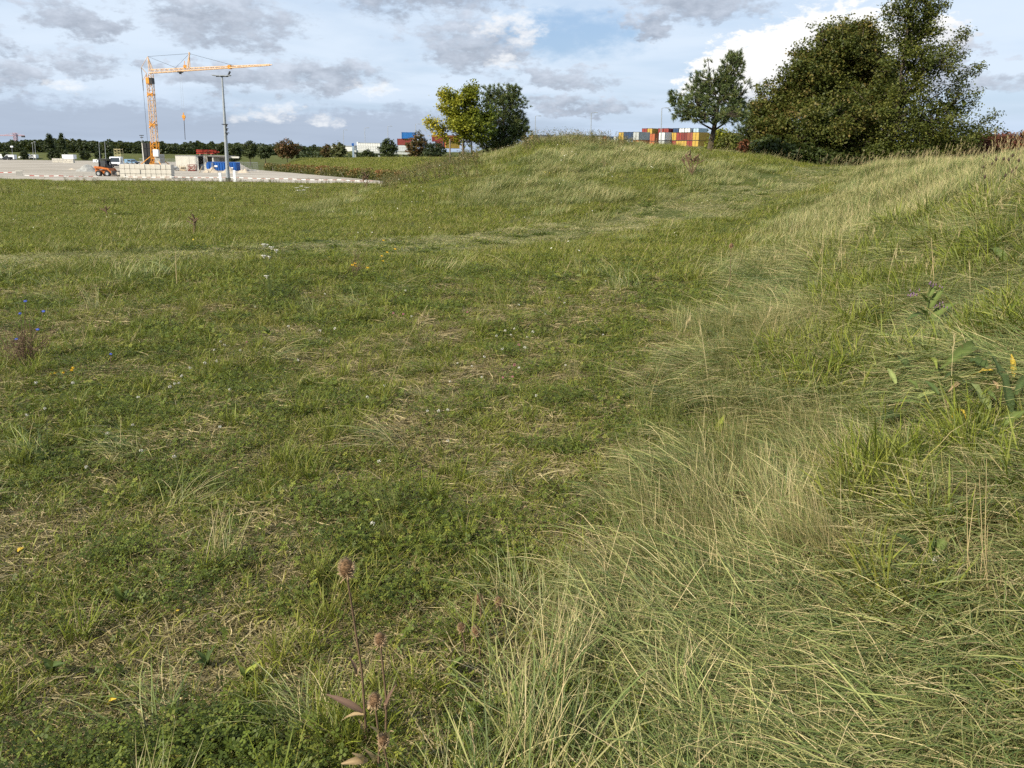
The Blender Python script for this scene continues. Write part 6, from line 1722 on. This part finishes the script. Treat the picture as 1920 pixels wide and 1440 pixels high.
def clover_place(px, py):
    if py > 805: return 'low in the near meadow behind the teasels'
    if px < 200: return 'near the chicory at the left edge'
    if px < 470: return 'in the loose patch right of the chicory and orange flowers'
    if px < 640: return 'in the mid meadow below the yarrow'
    if py < 560 and px > 1040: return 'beside the grey woolly rosette at the foot of the bank'
    if py < 612: return 'in the scattered mid meadow patch below the golden daisies'
    if px < 880 and py > 700: return 'in the nearer turf between the dry trail and the long grass'
    return 'in the dense patch where meadow meets the long grass'
first = [True, True]
for c_, pts in ((0, WH), (1, PK)):
    for i, (px, py) in enumerate(pts):
        p = hit(px, py + 4); o = ct[c_] if i == 0 else ct[c_].copy()
        if i: COL.objects.link(o)
        o.location = p + Vector((0, 0, .085)); s = rng.uniform(.85, 1.35) * (1 + .05 * max(0, p.y - 4)); o.scale = (s, s, s); o.rotation_euler = (rng.normal(0, .3), rng.normal(0, .3), rng.uniform(0, 6))
        tag(o, ('white' if c_ == 0 else 'pink') + ' clover flower head ' + clover_place(px, py), 'flower', 'white clover flowers' if c_ == 0 else 'pink clover flowers')
        st = bpy.data.objects.new('stem', stem_mesh); COL.objects.link(st); st.parent = o


def flower_plant(name, label, cat, base, heads, col, stem_col, size, kind='disc', bushy=0, Yoff=0):
    g = hit(*base); root = tag(empty(name, g), label, cat); Y = g.y + Yoff; k = Vector((g.x, g.y, g.z - CAM_Z)).length / 1560
    for (hx, hy) in heads:
        h = seen(hx, hy, Y + rng.uniform(-.05, .05)); h.z = max(h.z, zat(h.x, h.y) + .03)
        m = MB(); q = g + Vector((rng.normal(0, .01), rng.normal(0, .01), 0)); m.tube([q - Vector((0, 0, .02)), q.lerp(h, .5) + Vector((rng.normal(0, .01), 0, .01)), h], [.0035, .0028, .002], 5); finish(m, 'stem', stem_col, root)
        m = MB()
        if kind == 'umbel':
            for i in range(13):
                c = h + Vector((rng.normal(0, size * .5), rng.normal(0, size * .35), rng.normal(0, size * .08) + .004)); m.bar(h - Vector((0, 0, .03)), c, .0012); m.lathe([(0, -.004), (size * .22, 0), (size * .18, .005), (0, .006)], 7, c)
        else:
            for i in range(11):
                a = i / 11 * 6.283; d = Vector((math.cos(a), math.sin(a) * .75 - .25, math.sin(a) * .55 + .15)); e = d.orthogonal().normalized() * size * .16; n_ = Vector((0, -.004, .003))
                m.add([h, h + d * size * .5 + e, h + d * size, h + d * size * .5 - e, h + d * size * .5 + n_], [(0, 1, 4), (1, 2, 4), (2, 3, 4), (3, 0, 4)])
            m.lathe([(0, -.004), (size * .25, 0), (size * .2, .006), (0, .008)], 8, h + Vector((0, -.004, 0)))
        o = finish(m, 'flower_head', col, root)
        if kind == 'umbel': o['kind'] = 'stuff'
    if bushy:
        m = MB()
        for i in range(bushy):
            a = g + Vector((rng.normal(0, .05), rng.normal(0, .05), rng.uniform(0, .1))); b_ = a + Vector((rng.normal(0, .09), rng.normal(0, .05), rng.uniform(.1, .34))); m.bar(a, b_, .0018)
            for j in range(3): c = a.lerp(b_, rng.uniform(.3, 1)); m.bar(c, c + Vector((rng.normal(0, .03), 0, rng.uniform(.0, .04))), .002)
        finish(m, 'twigs', M_STEMB, root)['kind'] = 'stuff'
    return root


flower_plant('chicory', 'straggly brown chicory plant with small blue flowers at the left edge', 'plant', (48, 690), [(48, 565), (82, 584), (71, 618), (31, 636), (38, 588)], M_PETB, M_STEMB, .017, bushy=60)
flower_plant('chicory', 'nearly hidden chicory stem with one pale blue flower right of the straggly chicory', 'plant', (208, 690), [(208, 664)], M_PETB, M_STEMB, .015)
flower_plant('yarrow', 'tall white umbels of yarrow standing alone in the mid meadow', 'plant', (505, 565), [(496, 459), (509, 464), (518, 470), (495, 480), (505, 482), (500, 518)], M_PETW, M_STEM, .032, 'umbel')
flower_plant('yellow_daisy', 'group of golden yellow daisies in the mid meadow', 'plant', (665, 520), [(661, 497), (666, 494), (667, 499), (689, 502)], M_PETY, M_STEM, .028, bushy=20)
flower_plant('yellow_daisy', 'taller thin plant with tiny yellow flowers right of the golden daisies', 'plant', (720, 515), [(719, 451), (716, 480), (726, 473), (741, 467), (718, 489)], M_PETY, M_STEM, .022)
flower_plant('yellow_daisy', 'orange-yellow flowers close to the ground at the left', 'plant', (132, 708), [(137, 690), (135, 694), (103, 703), (96, 702), (119, 703)], M_PETY, M_STEM, .016)
flower_plant('white_umbels', 'white flower umbels near the meadow edge in front of the car park', 'plant', (568, 372), [(555, 352), (566, 349), (576, 352), (570, 356), (560, 357)], M_PETW, M_STEM, .16, 'umbel')
root, Y, k = leafy('mullein', 'grey-green woolly rosette among the clover at the foot of the bank', 'plant', (1094, 522), [(1094, 518, 1084, 505, 7, L_PALE, .2), (1095, 518, 1104, 504, 7, L_PALE, .2), (1094, 518, 1095, 500, 7, L_PALE, .1), (1094, 520, 1078, 517, 7, L_PALE, .2), (1095, 520, 1110, 515, 7, L_PALE, .2)])


def seed_stalks():
    """Dark dead seed heads on the right end of the crest."""
    for i in range(26):
        px, py = rng.uniform(1838, 1925), rng.uniform(283, 345); Y = rng.uniform(12.5, 16.0); h = seen(px, py, Y); g = zat(h.x + .03, Y)
        if h.z < g + .12: h.z = g + rng.uniform(.15, .4)
        b0 = Vector((h.x - .05, Y, g)); root = tag(empty('dead_seed_stalk', b0), 'dead stalk with a dark oval seed head on the crest of the bank', 'plant', 'dead seed stalks on the crest')
        m = MB(); m.tube([b0 - Vector((0, 0, .05)), b0.lerp(h, .6), h], [.004, .0035, .003], 5); finish(m, 'stem', M_STEMB, root)
        r = rng.uniform(.013, .021); m = MB(); m.lathe([(0, -r * 1.6), (r * .8, -r), (r, .2 * r), (r * .5, 1.4 * r), (0, 1.8 * r)], 8, h); finish(m, 'seed_head', M_SEED, root, True)


seed_stalks()


def dry_culms():
    for j, (bx, by, tips_, lb) in enumerate((((1842), 1150, [(1812, 880), (1836, 890), (1850, 860), (1838, 1000), (1830, 905), (1852, 985)], 'bunch of tall straw stalks rising in the near long grass at the right'),
                                         (1750, 560, [(1746, 445), (1752, 480)], 'thin pale double stalk behind the flowering comfrey'), (330, 545, [(329, 470)], 'single pale upright stalk in the left meadow'),
                                         (1298, 330, [(1285, 292), (1294, 288), (1303, 296), (1310, 300), (1278, 300), (1290, 300)], 'clump of dead reddish stalks on the front of the mound below the young pine'), (688, 352, [(684, 328), (690, 332), (680, 336)], 'dark dead weed at the meadow edge where the gravel ends'),
                                         (200, 408, [(199, 394)], 'thin dark weed stalk in the far left meadow'), (364, 440, [(363, 408), (366, 416)], 'thin dark branching weed in the far meadow'))):
        g = hit(bx, by); root = tag(empty('dry_stalks', g), lb, 'stalks'); k = Vector((g.x, g.y, g.z - CAM_Z)).length / 1560; dark = j in (3, 4, 5, 6)
        for (tx, ty) in tips_:
            h = seen(tx, ty, g.y); q = g + Vector((rng.normal(0, .02), rng.normal(0, .02), -.02)); w = max(.0011, k * (.65 if j < 3 else .8))
            m = MB(); m.tube([q, q.lerp(h, .5) + Vector((rng.normal(0, .02), 0, 0)), h], [w * 1.2, w, w * .6], 4)
            for t in (np.linspace(.72, 1, 7) if j > 2 else ()): c = q.lerp(h, float(t)); m.bar(c, c + Vector((rng.normal(0, .02), rng.normal(0, .01), .03)) * (1 + g.y * .12), w * 1.1)
            finish(m, 'stalk', M_STEMB if dark else M_STRAW, root)


M_STRAW = mat_solid('straw', (.42, .33, .17), .7)
dry_culms()


# ---- weeds and tiny flowers on the mound
def weed():
    a = blades(5, (.35, .75), (.006, .010), (0, 18), (5, 30), .05, tint=(.3, .9), segs=3)
    tops = a[0].reshape(5, -1, 3)
    P_ = np.concatenate([tops[:, 2:].reshape(-1, 3)] * 4) + rng.normal(0, .05, (5 * 6 * 4, 3))
    b_ = leaf_cards(P_, .045, None, rng.random(len(P_)) * .9, None)
    return join(a, b_)
M_WEED = mat_leaf('weeds going brown', [(0.0, (0.05, 0.075, 0.02)), (0.4, (0.11, 0.11, 0.03)), (0.7, (0.17, 0.115, 0.055)), (1.0, (0.24, 0.16, 0.085))], trans=.2, patch=.3, pscale=.3, tone=.3)
protos('weed', M_WEED, [weed for i in range(6)])
def dots(col_tint): return lambda: leaf_cards(rng.normal(0, .10, (5, 3)) * np.array([1, 1, .35]) + np.array([0, 0, .30]), .028, None, np.full(5, col_tint), None, flat=1.5)
M_DOT = mat_leaf('tiny flowers', [(0.0, (.72, .70, .60)), (0.5, (.70, .66, .50)), (1.0, (.62, .48, .05))], trans=.2, patch=0, tone=.1)
protos('flower_dots', M_DOT, [dots(.1), dots(.2), dots(.1), dots(1.0)])
n = 26000
x = rng.uniform(-40, 18, n); y = rng.uniform(13, 84, n); q = rng.random(n)
pxx = 960 + x / y * 1562
flank = (pxx > 715) & (pxx < 900) & (y > 34) & (x > -13 + 0 * y) & (q < .5)
crest = (np.abs(x - 3.0) < 2.6) & (np.abs(y - 41) < 2.5) & (q < .9)
edge = (np.abs(y - 82.3) < .9) & (x < -8) & (q < .55)
spots = (fbm(x * .3, y * .3, 3) > .66) & (q < .10) & (bank_s(x, y) < 0) & (y > 22)
k_ = flank | crest | edge | spots
P = np.stack([x, y, zfun(x, y)], 1)[k_]
scatter('tall_weeds', 'weed', P, rng.uniform(-3, 3, len(P)), rng.uniform(.55, 1.0, len(P)) * np.where(edge[k_], .8, 1.0), 'tall weeds going brown on the left flank and crest of the mound', 'weeds')
fl = ((pxx > 700) & (pxx < 1250) & (y > 26) & (y < 62) & (q < .065)) | ((q < .012) & (bank_s(x, y) < -.5))
P = np.stack([x, y, zfun(x, y) - .12], 1)[fl]
scatter('mound_flowers', 'flower_dots', P, rng.uniform(-3, 3, len(P)), rng.uniform(.8, 1.6, len(P)), 'tiny white and yellow flowers dotted over the mound and far meadow', 'flowers')
